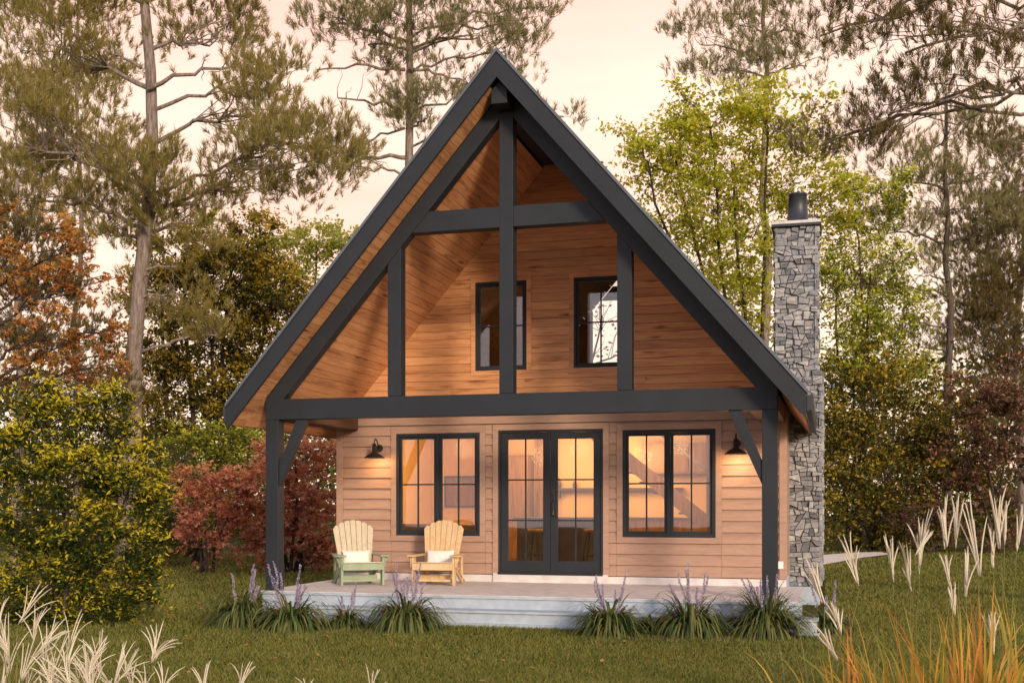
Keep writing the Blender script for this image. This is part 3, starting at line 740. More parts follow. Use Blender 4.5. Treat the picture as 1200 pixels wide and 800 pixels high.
# ------------------------------------------------------------------ foliage generators
def unit(v): return v / (np.linalg.norm(v, axis=-1, keepdims=True) + 1e-9)
def leaves(C, L, Wd, rng, up=.5, droop=.0, lobes=1):
    """rhomb leaves at centres C; returns (N*lobes,4,3)"""
    n = len(C)
    nrm = unit(rng.normal(size=(n, 3)) + np.array([0, 0, up * 2]))
    a = unit(np.cross(nrm, rng.normal(size=(n, 3)))); a[:, 2] -= droop; a = unit(a)
    bb = unit(np.cross(nrm, a)); out = []
    l = L * rng.uniform(.6, 1.25, (n, 1)); w = Wd * rng.uniform(.7, 1.2, (n, 1))
    for k in range(lobes):
        th = 0 if lobes == 1 else (k - (lobes - 1) / 2) * .85
        d = a * math.cos(th) + bb * math.sin(th); e = unit(np.cross(nrm, d))
        if lobes == 1: p0 = C - d * l / 2
        else: p0 = C
        ll = l * (1 if th == 0 else .82)
        out.append(np.stack([p0, p0 + d * ll * .45 + e * w / 2, p0 + d * ll, p0 + d * ll * .45 - e * w / 2], 1))
    return np.concatenate(out)
def curve(a, b, sag, rng, n=7, wob=.05):
    a, b = np.asarray(a, float), np.asarray(b, float); t_ = np.linspace(0, 1, n)[:, None]
    p = a + (b - a) * t_; L = np.linalg.norm(b - a)
    p[:, 2] += sag * L * (4 * t_ * (1 - t_))[:, 0]
    w = rng.normal(size=(n, 3)) * wob * L; w[0] = 0; w[-1] = 0
    return p + w * np.sin(np.pi * t_)
def trunk_pts(base, top, rng, n=12, wob=.012, bend=(0, 0)):
    base, top = np.asarray(base, float), np.asarray(top, float); t_ = np.linspace(0, 1, n)[:, None]
    p = base + (top - base) * t_; L = np.linalg.norm(top - base)
    w = np.cumsum(rng.normal(size=(n, 3)) * wob * L * .5, axis=0); w[:, 2] = 0; w -= w[0] + (w[-1] - w[0]) * t_
    return p + w
def at_h(tp, z):
    i = np.clip(np.searchsorted(tp[:, 2], z), 1, len(tp) - 1); f = np.clip((z - tp[i - 1, 2]) / (tp[i, 2] - tp[i - 1, 2] + 1e-9), 0, 1)
    return tp[i - 1] + (tp[i] - tp[i - 1]) * f
def flare(n, r0, r1): 
    t_ = np.linspace(0, 1, n); r = r0 + (r1 - r0) * t_; r[0] *= 1.35; return r

def tree(name, label, cat, seed, dep, bpx, tpx, tpy, r0, masses, mleaf, mbark, kind='leaf', leaf=(.13, .08), per=70, crad=.45, thick=None,
         lobes=1, up=.5, group=None, base_dep=None, stems=1, tuft=(.24, .016, 16), limbs=True, rise=.45, droop=0., extra=None, limb_r=.3, dens=1.0, tips=None, tipf=.9):
    """masses: (px, py, rx, ry, depth offset m, clusters)."""
    rng = np.random.default_rng(seed)
    bd = base_dep or dep
    base = gat(bpx, bd); top = at(tpx, tpy, dep)
    root = empty(name, base, label=label, cat=cat, group=group)
    tb = MB(); trunks = []
    for s_ in range(stems):
        if stems == 1: bb_, tt_ = base, top
        else:
            an = 2 * math.pi * s_ / stems + .7; sp = .5 + .4 * rng.random()
            bb_ = base + np.array([math.cos(an) * .18, math.sin(an) * .18, 0]); k = masses[s_ % len(masses)]
            tt_ = at(k[0], k[1], dep + k[4])
        tp = trunk_pts(bb_, tt_, rng); tp[0, 2] = G - .1; trunks.append(tp)
        tb.tube(tp, flare(len(tp), r0 if stems == 1 else r0 * .7, r0 * .28), 10)
    V = []; TP = []
    if kind == 'leaf': masses = [(a_, b_, c_, d_, e_, int(n_ * dens)) for a_, b_, c_, d_, e_, n_ in masses]
    else: per = int(per * 1.6); masses = [(a_, b_, c_, d_, e_, max(2, int(n_ * dens))) for a_, b_, c_, d_, e_, n_ in masses]; tuft = (tuft[0] * .74, tuft[1] * .72, int(tuft[2] * 1.6))
    for (px, py, rx, ry, dz, nc) in masses:
        d = dep + dz; c = at(px, py, d); sx, sy = rx * d / F, ry * d / F; sd_ = min(sx, sy * 1.2) if thick is None else thick
        q = rng.normal(size=(nc, 3)); q = unit(q) * rng.uniform(.25, 1, (nc, 1)) ** .5
        pts = c + np.outer(q[:, 0] * sx, [CT, ST, 0]) + np.outer(q[:, 1] * sd_, [-ST, CT, 0]) + np.outer(q[:, 2] * sy, [0, 0, 1])
        pts[:, 2] = np.maximum(pts[:, 2], G + .12)
        tp = min(trunks, key=lambda T: np.linalg.norm(T[-1] - c))
        hub = c - np.array([0, 0, sy * .35])
        dist = np.linalg.norm((hub - at_h(tp, hub[2]))[:2])
        if limbs:
            zs = max(tp[0, 2] + (tp[-1, 2] - tp[0, 2]) * .18, hub[2] - rise * dist); A = at_h(tp, min(zs, tp[-1, 2]))
            lr = r0 * limb_r * (.5 + .5 * min(1, max(sx, sy) / 2))
            cp = curve(A, hub, .06, rng, 9, .035); tb.tube(cp, np.linspace(lr, lr * .45, 9), 6)
            for p in pts:
                i0 = rng.integers(3, 9); tb.tube(curve(cp[i0], p, .05, rng, 5, .06), np.linspace(lr * .32, .006, 5), 4, False)
        if kind == 'leaf':
            rad = crad * rng.uniform(.6, 1.3, (nc, 1, 1))
            ns = max(4, per // 8); out = unit((pts - c) / np.array([sx, sx, sy]) + 1e-6)[:, None, :]
            sd3 = unit(rng.normal(size=(nc, ns, 3)) * np.array([1, 1, .6]) + out * .7 + np.array([0, 0, .3]))
            sl = rad * rng.uniform(.5, 1.45, (nc, ns, 1))
            si = rng.integers(0, ns, (nc, per)); tt = rng.uniform(.08, 1, (nc, per, 1)) ** .75; ar_ = np.arange(nc)[:, None]
            C = (pts[:, None, :] + sd3[ar_, si] * sl[ar_, si] * tt + rng.normal(size=(nc, per, 3)) * crad * np.array([.13, .13, .09]))
            C[..., 2] -= (sl[ar_, si] * tt * tt * .12)[..., 0]
            C = C.reshape(-1, 3); C[:, 2] = np.maximum(C[:, 2], G + .03)
            for i in range(nc):
                for j_ in range(0, ns, 2): tb.add([pts[i] + (.005, 0, 0), pts[i] - (.005, 0, 0), pts[i] + sd3[i, j_] * sl[i, j_] * .9], [(0, 1, 2)])
            V.append(leaves(C, leaf[0], leaf[1], rng, up, droop, lobes))
            g_ = (C - c) / np.array([sx, sx, sy])
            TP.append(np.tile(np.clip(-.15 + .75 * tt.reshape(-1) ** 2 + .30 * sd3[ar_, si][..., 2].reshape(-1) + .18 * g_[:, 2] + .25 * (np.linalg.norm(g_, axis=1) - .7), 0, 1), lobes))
        else:
            L, w, nn = tuft
            # twigs: from each cluster point several upward-turned shoots, each ending in a brush of needles
            nt_ = per
            out = unit((pts - c) + np.array([0, 0, .2]))[:, None, :]
            sd2 = unit(rng.normal(size=(nc, nt_, 3)) * np.array([1, 1, .45]) + out * .7 + np.array([0, 0, .25]))
            tl = crad * rng.uniform(.35, 1.25, (nc, nt_, 1))
            tips = pts[:, None, :] + sd2 * tl
            for i in range(nc):
                for j in range(0, nt_, 2):
                    tb.add([pts[i] + (.006, 0, 0), pts[i] - (.006, 0, 0), tips[i, j]], [(0, 1, 2)])
            T = tips.reshape(-1, 3); dirs = unit(sd2.reshape(-1, 3) * .55 + np.array([0, 0, 1.0]) + rng.normal(size=T.shape) * .25)
            m_ = len(T)
            nd = unit(dirs[:, None, :] + rng.normal(size=(m_, nn, 3)) * .38)
            st0 = T[:, None, :] - dirs[:, None, :] * (rng.random((m_, nn, 1)) * L * .9)
            ln = L * rng.uniform(.6, 1.15, (m_, nn, 1))
            sdv = unit(np.cross(nd, rng.normal(size=nd.shape))) * w / 2
            mid = st0 + nd * ln * .45
            V.append(np.stack([st0 - sdv * .3, mid - sdv, st0 + nd * ln, mid + sdv], 2).reshape(-1, 4, 3))
    if extra:
        for (x0_, y0_, x1_, y1_, d0, r_) in extra:
            A, B_ = at(x0_, y0_, dep), at(x1_, y1_, dep + d0); cp = curve(A, B_, .05, rng, 8, .03); tb.tube(cp, np.linspace(r_, r_ * .35, 8), 6)
            for k in range(5):
                i0 = rng.integers(2, 8); e = cp[i0] + rng.normal(size=3) * .35; tb.tube(curve(cp[i0], e, .1, rng, 4, .1), np.linspace(r_ * .3, .004, 4), 4, False)
    tb.build('trunk', mbark, root, True, off=base)
    V = np.concatenate(V) - base
    mi = None; mats = mleaf
    if tips is not None and kind == 'leaf':
        mats = [mleaf, tips]; mi = (rng.random(len(V)) < np.concatenate(TP) * tipf).astype(np.int32)  # outward and upward leaf ends take the brighter colour, as if lit
    fastmesh('crown', V, 4, mats, root, mi)
    return root

# ---- pines
NP = dict(kind='pine', mbark=M['bark_pine'])
tree('pine_tree', 'tall pine with thick grey trunk standing at the left, its boughs across the sky', 'pine tree', 11, 29, 148, 178, -260, .25,
     [(60, 60, 85, 70, 1, 20), (20, 150, 60, 60, -1, 18), (110, 160, 60, 45, 1, 14), (170, 215, 45, 40, -.5, 14), (120, 260, 50, 35, 1, 10), (40, 225, 60, 40, 1, 14), (225, 250, 45, 35, 0, 10),
      (245, 40, 50, 40, 1, 13), (300, 120, 40, 45, 0, 14), (345, 180, 60, 40, -1, 18), (330, 95, 35, 30, 1, 8), (385, 165, 30, 25, 0, 6), (60, -40, 110, 40, 0, 16), (220, -50, 90, 40, 0, 14), (200, 345, 48, 25, 1, 7), (255, 385, 22, 24, .5, 4), (290, 215, 40, 22, 0, 7)],
     M['pine_l'], per=12, crad=.75, tuft=(.30, .020, 18), rise=.25, extra=[(172, 105, 290, 75, 0, .06), (160, 320, 205, 312, 0, .05), (160, 350, 210, 345, 0, .04), (165, 80, 120, 60, 0, .05)], dens=1.35, **{k: v for k, v in NP.items() if k != 'x'})
tree('pine_tree', 'slender paler pine behind the tall left pine', 'pine tree', 12, 44, 84, 86, -60, .14,
     [(60, 120, 60, 50, 0, 14), (110, 60, 50, 40, 0, 10), (30, 60, 40, 60, 0, 14), (90, 200, 55, 30, 1, 9), (20, 190, 40, 30, 0, 10), (125, 245, 35, 25, 0, 5), (100, 0, 70, 30, 0, 10)],
     M['pine_l'], per=12, crad=.9, tuft=(.38, .026, 16), rise=.2, dens=1.3, **NP)
tree('pine_tree', 'pine with bare knotted trunk rising behind the roof left of the ridge', 'pine tree', 13, 34, 486, 470, -200, .20,
     [(390, 20, 50, 22, 0, 10), (430, 45, 40, 22, .5, 8), (480, 20, 45, 30, -.6, 10), (560, 35, 40, 25, 0, 8), (610, 20, 38, 22, 0, 6), (590, 55, 30, 18, 0, 6), (500, 130, 38, 25, -.5, 8), (520, 100, 30, 20, 1, 4), (460, 110, 28, 14, 0, 4), (660, 133, 22, 12, 0, 3), (620, 100, 20, 10, 0, 2), (415, 190, 34, 16, 0, 4), (430, -30, 90, 30, 0, 14), (540, -30, 90, 30, 0, 14), (640, 5, 20, 10, 0, 3)],
     M['pine_g'], per=11, crad=.75, tuft=(.32, .021, 16), rise=.2, extra=[(474, 82, 370, 82, 0, .055), (470, 130, 395, 115, 0, .055), (474, 150, 410, 175, 0, .04), (478, 80, 548, 98, 0, .05), (480, 185, 400, 190, 0, .07)], dens=1.3, **NP)
tree('pine_tree', 'airy pine with slim trunk behind the yellow-green tree', 'pine tree', 14, 40, 905, 900, -120, .17,
     [(820, 45, 40, 22, 0, 7), (865, 20, 40, 28, 0, 8), (930, 25, 40, 30, 0, 8), (850, 75, 45, 20, 0, 7), (900, 90, 40, 22, 0, 6), (945, 70, 40, 22, 0, 6), (880, -30, 80, 30, 0, 10)],
     M['pine_g'], per=10, crad=.85, tuft=(.36, .023, 15), rise=.15, dens=1.3, **NP)
tree('pine_tree', 'pine with straight dark trunk at the right, behind the grasses', 'pine tree', 15, 47, 1114, 1108, 110, .21,
     [(1100, 160, 50, 28, 0, 9), (1060, 205, 45, 25, 0, 8), (1150, 200, 50, 30, 0, 10), (1100, 240, 60, 28, 0, 9), (1040, 265, 40, 25, 0, 7), (1165, 265, 40, 30, 0, 8), (1120, 300, 40, 20, 1, 4), (1060, 330, 35, 20, 0, 5), (1075, 400, 35, 20, 0, 4)],
     M['pine_g'], per=11, crad=1.05, tuft=(.42, .028, 16), rise=.15, extra=[(1112, 330, 1070, 322, 0, .04), (1113, 385, 1060, 380, 0, .04), (1115, 400, 1150, 392, 0, .035), (1114, 440, 1075, 436, 0, .035)], dens=1.3, kind='pine', mbark=M['bark_mid'])
tree('pine_tree', 'near pine leaning in from the right edge with dark spreading boughs overhead', 'pine tree', 16, 20, 1290, 1275, -150, .24,
     [(1000, 20, 50, 26, 1, 9), (1060, 50, 55, 35, 0, 12), (1125, 25, 55, 35, -1, 12), (1180, 80, 45, 45, 0, 12), (990, 150, 45, 26, 1, 10), (1040, 125, 45, 28, .5, 10), (960, 165, 30, 18, 1, 5), (1100, 110, 50, 28, 0, 8), (1190, 170, 40, 30, 0, 8), (960, 35, 30, 22, 1, 6), (1195, 10, 40, 30, 0, 8), (1080, -30, 110, 25, 0, 14)],
     M['pine_d'], per=12, crad=.55, tuft=(.24, .015, 18), rise=-.1, limb_r=.26, dens=.62, **NP)
tree('spruce_tree', 'dark brown-green conifer filling the right edge behind the red maple', 'conifer', 17, 49, 1200, 1205, 130, .2,
     [(1175, 210, 40, 50, 0, 14), (1160, 290, 50, 50, 0, 20), (1190, 370, 50, 60, 0, 24), (1150, 400, 40, 50, 0, 16), (1185, 460, 45, 50, 0, 14), (1140, 340, 40, 50, 0, 12), (1195, 280, 30, 50, 0, 12)],
     M['pine_d'], per=14, crad=1.1, tuft=(.34, .028, 16), rise=0, dens=1.7, **NP)
tree('yew_tree', 'dark green conifer at the left edge behind the orange maple', 'conifer', 18, 27, 20, 20, 210, .16,
     [(15, 260, 42, 35, 0, 16), (35, 310, 50, 35, 0, 18), (10, 360, 50, 50, 0, 20), (60, 380, 50, 50, 1, 20), (100, 440, 60, 50, 1, 20), (30, 440, 50, 40, 1, 16)],
     M['pine_d'], per=16, crad=.6, tuft=(.2, .02, 16), rise=0, **NP)

# ---- broadleaf
LB = dict(mbark=M['bark_dark'])
tree('ash_tree', 'bright yellow-green tree with several slim stems rising behind the right roof slope', 'tree', 21, 30, 885, 880, 150, .10,
     [(790, 180, 45, 45, 0, 16), (830, 140, 45, 32, 0, 14), (760, 195, 35, 28, -.5, 8), (860, 190, 50, 45, .5, 18), (900, 150, 40, 35, 0, 12), (830, 240, 60, 40, 0, 16), (790, 260, 35, 30, 0, 8), (890, 260, 45, 40, 1, 12), (930, 200, 40, 50, 1, 12), (860, 310, 45, 25, 1, 5), (980, 235, 35, 35, 0, 10), (950, 130, 25, 20, 0, 4), (820, 300, 45, 28, 0, 8), (870, 350, 40, 28, 0, 9), (900, 300, 30, 30, 0, 6), (735, 205, 18, 12, 0, 2), (745, 165, 22, 14, 0, 3), (800, 112, 26, 14, 0, 3), (880, 108, 26, 14, 0, 4), (745, 255, 22, 12, 0, 2), (960, 175, 25, 16, 0, 4), (775, 310, 22, 12, 0, 2)],
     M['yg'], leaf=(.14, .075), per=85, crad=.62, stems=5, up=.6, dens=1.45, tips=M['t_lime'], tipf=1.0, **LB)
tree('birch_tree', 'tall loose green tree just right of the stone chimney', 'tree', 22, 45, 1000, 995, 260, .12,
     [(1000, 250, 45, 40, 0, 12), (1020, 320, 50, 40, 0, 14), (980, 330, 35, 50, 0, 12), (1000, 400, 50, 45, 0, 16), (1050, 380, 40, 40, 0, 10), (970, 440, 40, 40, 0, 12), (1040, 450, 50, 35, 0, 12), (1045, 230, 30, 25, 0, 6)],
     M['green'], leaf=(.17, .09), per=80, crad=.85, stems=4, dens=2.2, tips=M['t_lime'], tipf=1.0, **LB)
tree('bare_tree', 'nearly bare tree with a few russet leaves behind the house, seen through the loft windows', 'tree', 38, 36, 665, 665, 250, .09,
     [(600, 380, 30, 40, 0, 7), (650, 380, 25, 45, 0, 6), (705, 370, 32, 45, 0, 10), (690, 410, 30, 30, 0, 6), (590, 420, 30, 25, 0, 5), (730, 400, 20, 40, 0, 5)],
     M['orange'], leaf=(.16, .10), per=5, crad=.4, stems=3, limb_r=.6, **LB)
tree('maple_tree', 'dark reddish maple at the right edge behind the white plumes', 'maple tree', 23, 42, 1170, 1165, 470, .10,
     [(1140, 470, 40, 30, 0, 12), (1180, 500, 40, 40, 0, 16), (1130, 530, 45, 35, 0, 14), (1175, 560, 45, 40, 0, 14), (1120, 580, 35, 25, 0, 8), (1170, 620, 40, 20, 1, 5), (1195, 450, 30, 30, 0, 8)],
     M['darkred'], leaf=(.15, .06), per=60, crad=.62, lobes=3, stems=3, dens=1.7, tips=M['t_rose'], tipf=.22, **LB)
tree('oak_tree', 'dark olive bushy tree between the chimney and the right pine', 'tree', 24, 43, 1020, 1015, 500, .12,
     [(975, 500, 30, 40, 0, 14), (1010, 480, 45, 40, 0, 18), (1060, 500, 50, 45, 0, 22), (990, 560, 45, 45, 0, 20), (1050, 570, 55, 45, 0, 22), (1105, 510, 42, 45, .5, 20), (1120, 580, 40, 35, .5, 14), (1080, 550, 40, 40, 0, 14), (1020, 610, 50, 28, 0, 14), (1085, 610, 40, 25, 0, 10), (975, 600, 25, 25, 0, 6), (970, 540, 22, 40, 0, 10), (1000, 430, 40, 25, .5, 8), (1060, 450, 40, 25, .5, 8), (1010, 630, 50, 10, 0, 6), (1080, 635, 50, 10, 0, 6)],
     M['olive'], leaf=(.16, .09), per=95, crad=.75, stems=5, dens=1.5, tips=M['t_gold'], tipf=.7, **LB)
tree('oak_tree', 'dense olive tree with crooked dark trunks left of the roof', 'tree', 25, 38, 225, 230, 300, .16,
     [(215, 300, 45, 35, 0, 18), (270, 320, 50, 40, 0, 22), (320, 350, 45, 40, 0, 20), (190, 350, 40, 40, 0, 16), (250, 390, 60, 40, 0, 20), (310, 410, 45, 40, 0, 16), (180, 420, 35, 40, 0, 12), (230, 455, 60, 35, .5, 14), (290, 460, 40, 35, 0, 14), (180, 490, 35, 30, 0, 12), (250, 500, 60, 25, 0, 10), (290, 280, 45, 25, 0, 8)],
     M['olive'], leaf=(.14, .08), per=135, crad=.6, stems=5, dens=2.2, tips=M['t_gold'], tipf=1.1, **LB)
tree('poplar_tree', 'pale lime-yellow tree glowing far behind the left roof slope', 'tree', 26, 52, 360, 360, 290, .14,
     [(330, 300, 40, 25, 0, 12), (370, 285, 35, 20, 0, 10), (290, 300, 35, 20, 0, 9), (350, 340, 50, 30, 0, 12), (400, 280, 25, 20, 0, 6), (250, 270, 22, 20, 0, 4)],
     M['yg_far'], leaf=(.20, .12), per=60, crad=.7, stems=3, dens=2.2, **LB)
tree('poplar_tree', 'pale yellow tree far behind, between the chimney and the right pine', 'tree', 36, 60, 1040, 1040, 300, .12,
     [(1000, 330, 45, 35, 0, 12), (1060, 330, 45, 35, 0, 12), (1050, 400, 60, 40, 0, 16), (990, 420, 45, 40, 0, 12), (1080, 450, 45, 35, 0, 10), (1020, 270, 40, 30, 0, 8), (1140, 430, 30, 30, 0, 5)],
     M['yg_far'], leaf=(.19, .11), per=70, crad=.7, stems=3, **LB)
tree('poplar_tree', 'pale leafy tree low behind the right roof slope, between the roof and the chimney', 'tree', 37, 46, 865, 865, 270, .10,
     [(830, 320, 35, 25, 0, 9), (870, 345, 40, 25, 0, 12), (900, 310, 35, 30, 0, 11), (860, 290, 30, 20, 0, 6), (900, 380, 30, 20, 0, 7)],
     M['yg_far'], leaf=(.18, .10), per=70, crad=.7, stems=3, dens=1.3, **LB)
tree('maple_tree', 'orange-leaved maple reaching in from the left edge', 'maple tree', 27, 20, -30, -20, 250, .10,
     [(70, 290, 30, 20, 0, 8), (95, 325, 42, 20, 0, 12), (45, 335, 40, 25, .4, 12), (110, 380, 34, 20, 0, 11), (50, 390, 50, 25, 0, 14), (105, 425, 40, 18, 0, 12), (40, 430, 40, 22, .4, 10), (5, 300, 20, 30, 0, 6), (5, 245, 14, 12, 0, 3), (60, 265, 25, 12, 0, 4)],
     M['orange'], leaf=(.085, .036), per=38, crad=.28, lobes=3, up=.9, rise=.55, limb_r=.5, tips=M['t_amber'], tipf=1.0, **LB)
tree('laurel_bush', 'large evergreen bush with sunlit yellow tips filling the left foreground', 'bush', 28, 17, 85, 85, 520, .06,
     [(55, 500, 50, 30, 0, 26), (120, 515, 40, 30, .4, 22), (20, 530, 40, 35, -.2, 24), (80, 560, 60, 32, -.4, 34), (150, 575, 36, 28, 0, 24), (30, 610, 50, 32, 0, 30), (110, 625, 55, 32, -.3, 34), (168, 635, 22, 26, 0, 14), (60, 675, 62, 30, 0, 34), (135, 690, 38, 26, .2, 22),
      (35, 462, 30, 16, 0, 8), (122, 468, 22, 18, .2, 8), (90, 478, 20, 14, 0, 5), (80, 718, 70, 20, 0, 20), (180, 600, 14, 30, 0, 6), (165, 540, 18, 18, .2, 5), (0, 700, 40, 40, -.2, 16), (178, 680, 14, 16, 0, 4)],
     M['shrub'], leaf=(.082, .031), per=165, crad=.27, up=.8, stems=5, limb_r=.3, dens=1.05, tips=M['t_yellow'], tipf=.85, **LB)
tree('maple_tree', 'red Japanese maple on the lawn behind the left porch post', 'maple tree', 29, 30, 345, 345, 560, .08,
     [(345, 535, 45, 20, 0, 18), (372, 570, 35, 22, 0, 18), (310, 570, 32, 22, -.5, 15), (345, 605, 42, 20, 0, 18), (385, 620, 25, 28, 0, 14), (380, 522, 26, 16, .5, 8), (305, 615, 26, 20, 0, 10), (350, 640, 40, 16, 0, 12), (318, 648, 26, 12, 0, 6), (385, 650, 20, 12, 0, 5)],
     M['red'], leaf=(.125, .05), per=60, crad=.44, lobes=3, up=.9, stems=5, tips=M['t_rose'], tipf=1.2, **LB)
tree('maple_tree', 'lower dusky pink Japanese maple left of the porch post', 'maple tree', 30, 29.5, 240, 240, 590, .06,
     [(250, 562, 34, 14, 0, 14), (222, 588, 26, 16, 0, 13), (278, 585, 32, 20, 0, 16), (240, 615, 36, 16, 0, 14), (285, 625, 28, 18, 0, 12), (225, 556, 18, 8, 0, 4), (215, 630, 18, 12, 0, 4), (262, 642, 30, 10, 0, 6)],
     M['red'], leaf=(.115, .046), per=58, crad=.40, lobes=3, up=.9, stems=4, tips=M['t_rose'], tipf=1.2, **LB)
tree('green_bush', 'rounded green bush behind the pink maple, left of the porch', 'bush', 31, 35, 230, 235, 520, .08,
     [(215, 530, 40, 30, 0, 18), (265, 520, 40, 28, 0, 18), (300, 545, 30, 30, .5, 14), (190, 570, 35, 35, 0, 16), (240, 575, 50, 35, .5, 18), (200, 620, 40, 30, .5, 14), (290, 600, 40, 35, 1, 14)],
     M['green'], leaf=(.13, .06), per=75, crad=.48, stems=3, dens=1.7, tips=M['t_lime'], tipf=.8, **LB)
tree('hazel_bush', 'dark bush in the shade under the left pine', 'bush', 32, 33, 160, 160, 560, .08,
     [(150, 540, 40, 40, 0, 14), (170, 590, 45, 40, 0, 18), (130, 600, 50, 45, 0, 18), (190, 625, 40, 25, 0, 12)],
     M['olive'], leaf=(.13, .06), per=80, crad=.5, stems=3, dens=2.2, **LB)
tree('berry_bush', 'low brownish bush between the plumes near the right lawn edge', 'bush', 33, 41, 1090, 1090, 600, .06,
     [(1085, 605, 35, 20, 0, 12), (1120, 620, 35, 18, 0, 10), (1060, 620, 25, 14, 0, 8), (1160, 640, 30, 12, 0, 6)],
     M['darkred'], leaf=(.12, .06), per=70, crad=.4, stems=3, **LB)

# far woods: one mass on each side, seen between the trees
rng = np.random.default_rng(77)
for nm, sidepx, mt in (('far_woods', [(-60, 460), (160, 900)], M['olive']),):
    V = []
    for (x0, x1, dmin, dmax, n_) in ((-250, 420, 60, 95, 330), (930, 1500, 55, 95, 330)):
        for k in range(n_):
            d = rng.uniform(dmin, dmax); px = rng.uniform(x0, x1); hgt = rng.uniform(0, 1) ** 1.3 * (8.0 if px < 600 else 8.5)
            c = gat(px, d) + np.array([0, 0, hgt])
            C = c + rng.normal(size=(85, 3)) * np.array([1.1, 1.1, .75])
            C[:, 2] = np.maximum(C[:, 2], G + .05); V.append(leaves(C, .42, .26, rng, .4))
    o = fastmesh(nm, np.concatenate(V), 4, M['olive']); tag(o, 'dim mass of far trees and undergrowth beyond the lawn', 'woods', kind='stuff')

# ------------------------------------------------------------------ lawn blades
rng = np.random.default_rng(9)
V = []
nT = 330000
u = rng.random(nT); dmin, dmax = 10.6, 42.0
dep = dmin * dmax / (dmax - u * (dmax - dmin))            # density falls with distance squared
px = rng.uniform(-60, 1260, nT)
r_ = (px - PX) * dep / F
X = CX + CT * r_ - ST * dep; Y = CY + ST * r_ + CT * dep
ok = ~((X > -3.98) & (X < 4.5) & (Y > -.46) & (Y < BACK))
pc = [(p[0], p[1]) for p in pl]; inside = np.zeros(len(X), bool)
for k in range(len(pc)):
    (xa_, ya_), (xb_, yb_) = pc[k], pc[(k + 1) % len(pc)]
    hit = ((ya_ > Y) != (yb_ > Y)) & (X < (xb_ - xa_) * (Y - ya_) / (yb_ - ya_ + 1e-9) + xa_); inside ^= hit
ok &= ~inside
X, Y, dep = X[ok], Y[ok], dep[ok]; n = len(X)
clump = .5 + .5 * np.sin(X * 2.1 + 1.3 * np.sin(Y * 1.7)) * np.sin(Y * 2.6 + np.sin(X * 1.3))
sc_ = np.clip(dep / 14, .8, 2.4)
h = (.020 + .026 * rng.random(n)) * (1 + .35 * clump) * np.sqrt(sc_); w = .006 * sc_
an = rng.uniform(0, 2 * np.pi, n); le = rng.normal(size=(n, 2)) * .6
P = np.stack([X, Y, np.full(n, G + .001)], 1); side = np.stack([np.cos(an), np.sin(an), np.zeros(n)], 1) * w[:, None]
tip = P + np.stack([le[:, 0] * h, le[:, 1] * h, h], 1)
o = fastmesh('grass', np.stack([P - side, P + side, tip], 1), 3, M['grass']); tag(o, 'short mown lawn grass in front of the cottage', 'grass', kind='stuff')

rng = np.random.default_rng(31)
C = []
for (px, d, r_, k) in ((60, 19, 3.2, 260), (250, 29, 3.5, 260), (345, 29, 3.0, 200), (150, 26, 4, 200), (1150, 40, 5, 200), (700, 13, 5, 60), (300, 13.5, 4, 60)):
    c = gat(px, d); q = rng.normal(size=(k, 2)) * r_ * .5; C.append(np.stack([c[0] + q[:, 0], c[1] + q[:, 1], np.full(k, G + .035)], 1))
C = np.concatenate(C); C = C[~((C[:, 0] > -4.1) & (C[:, 0] < 4.6) & (C[:, 1] > -.6) & (C[:, 1] < 12))]
o = fastmesh('fallen_leaves', leaves(C, .075, .055, rng, 2.5), 4, M['t_amber']); tag(o, 'scattered fallen autumn leaves on the lawn', 'leaf litter', kind='stuff')

# ------------------------------------------------------------------ ribbons: strap leaves and grass blades
def ribbon(base, d0, L, w, bend, rng, n=6, twist=0.):
    """arching blade: starts along d0, gravity bends it; returns quads (n,4,3)"""
    d = np.array(d0, float); d /= np.linalg.norm(d); side = np.cross(d, (0, 0, 1)); side /= np.linalg.norm(side) + 1e-9
    if twist: side = side * math.cos(twist) + np.cross(d, side) * math.sin(twist)
    p = np.array(base, float); pts = [p.copy()]; 
    for i in range(n):
        d = d + np.array([0, 0, -bend / n * (1 + i * .45)]); d /= np.linalg.norm(d); p = p + d * L / n; pts.append(p.copy())
    q = []
    for i in range(n):
        w0 = w * (1 - (i / n) ** 2.2) * (.65 + .35 * min(1, i / 2)); w1 = w * (1 - ((i + 1) / n) ** 2.2) * (.65 + .35 * min(1, (i + 1) / 2)); w1 = max(w1, .0004)
        q.append([pts[i] - side * w0 / 2, pts[i] + side * w0 / 2, pts[i + 1] + side * w1 / 2, pts[i + 1] - side * w1 / 2])
    return q
def joined(name, ribs, mat, parent):
    """ribs: list of quad strips, each one island"""
    mb = MB()
    for q in ribs:
        vs = [q[0][0], q[0][1]]; fs = []
        for i, f in enumerate(q):
            vs += [f[3], f[2]]; k = 2 * i; fs.append((k, k + 1, k + 3, k + 2))
        mb.add(vs, fs)
    return mb.build(name, mat, parent, True)
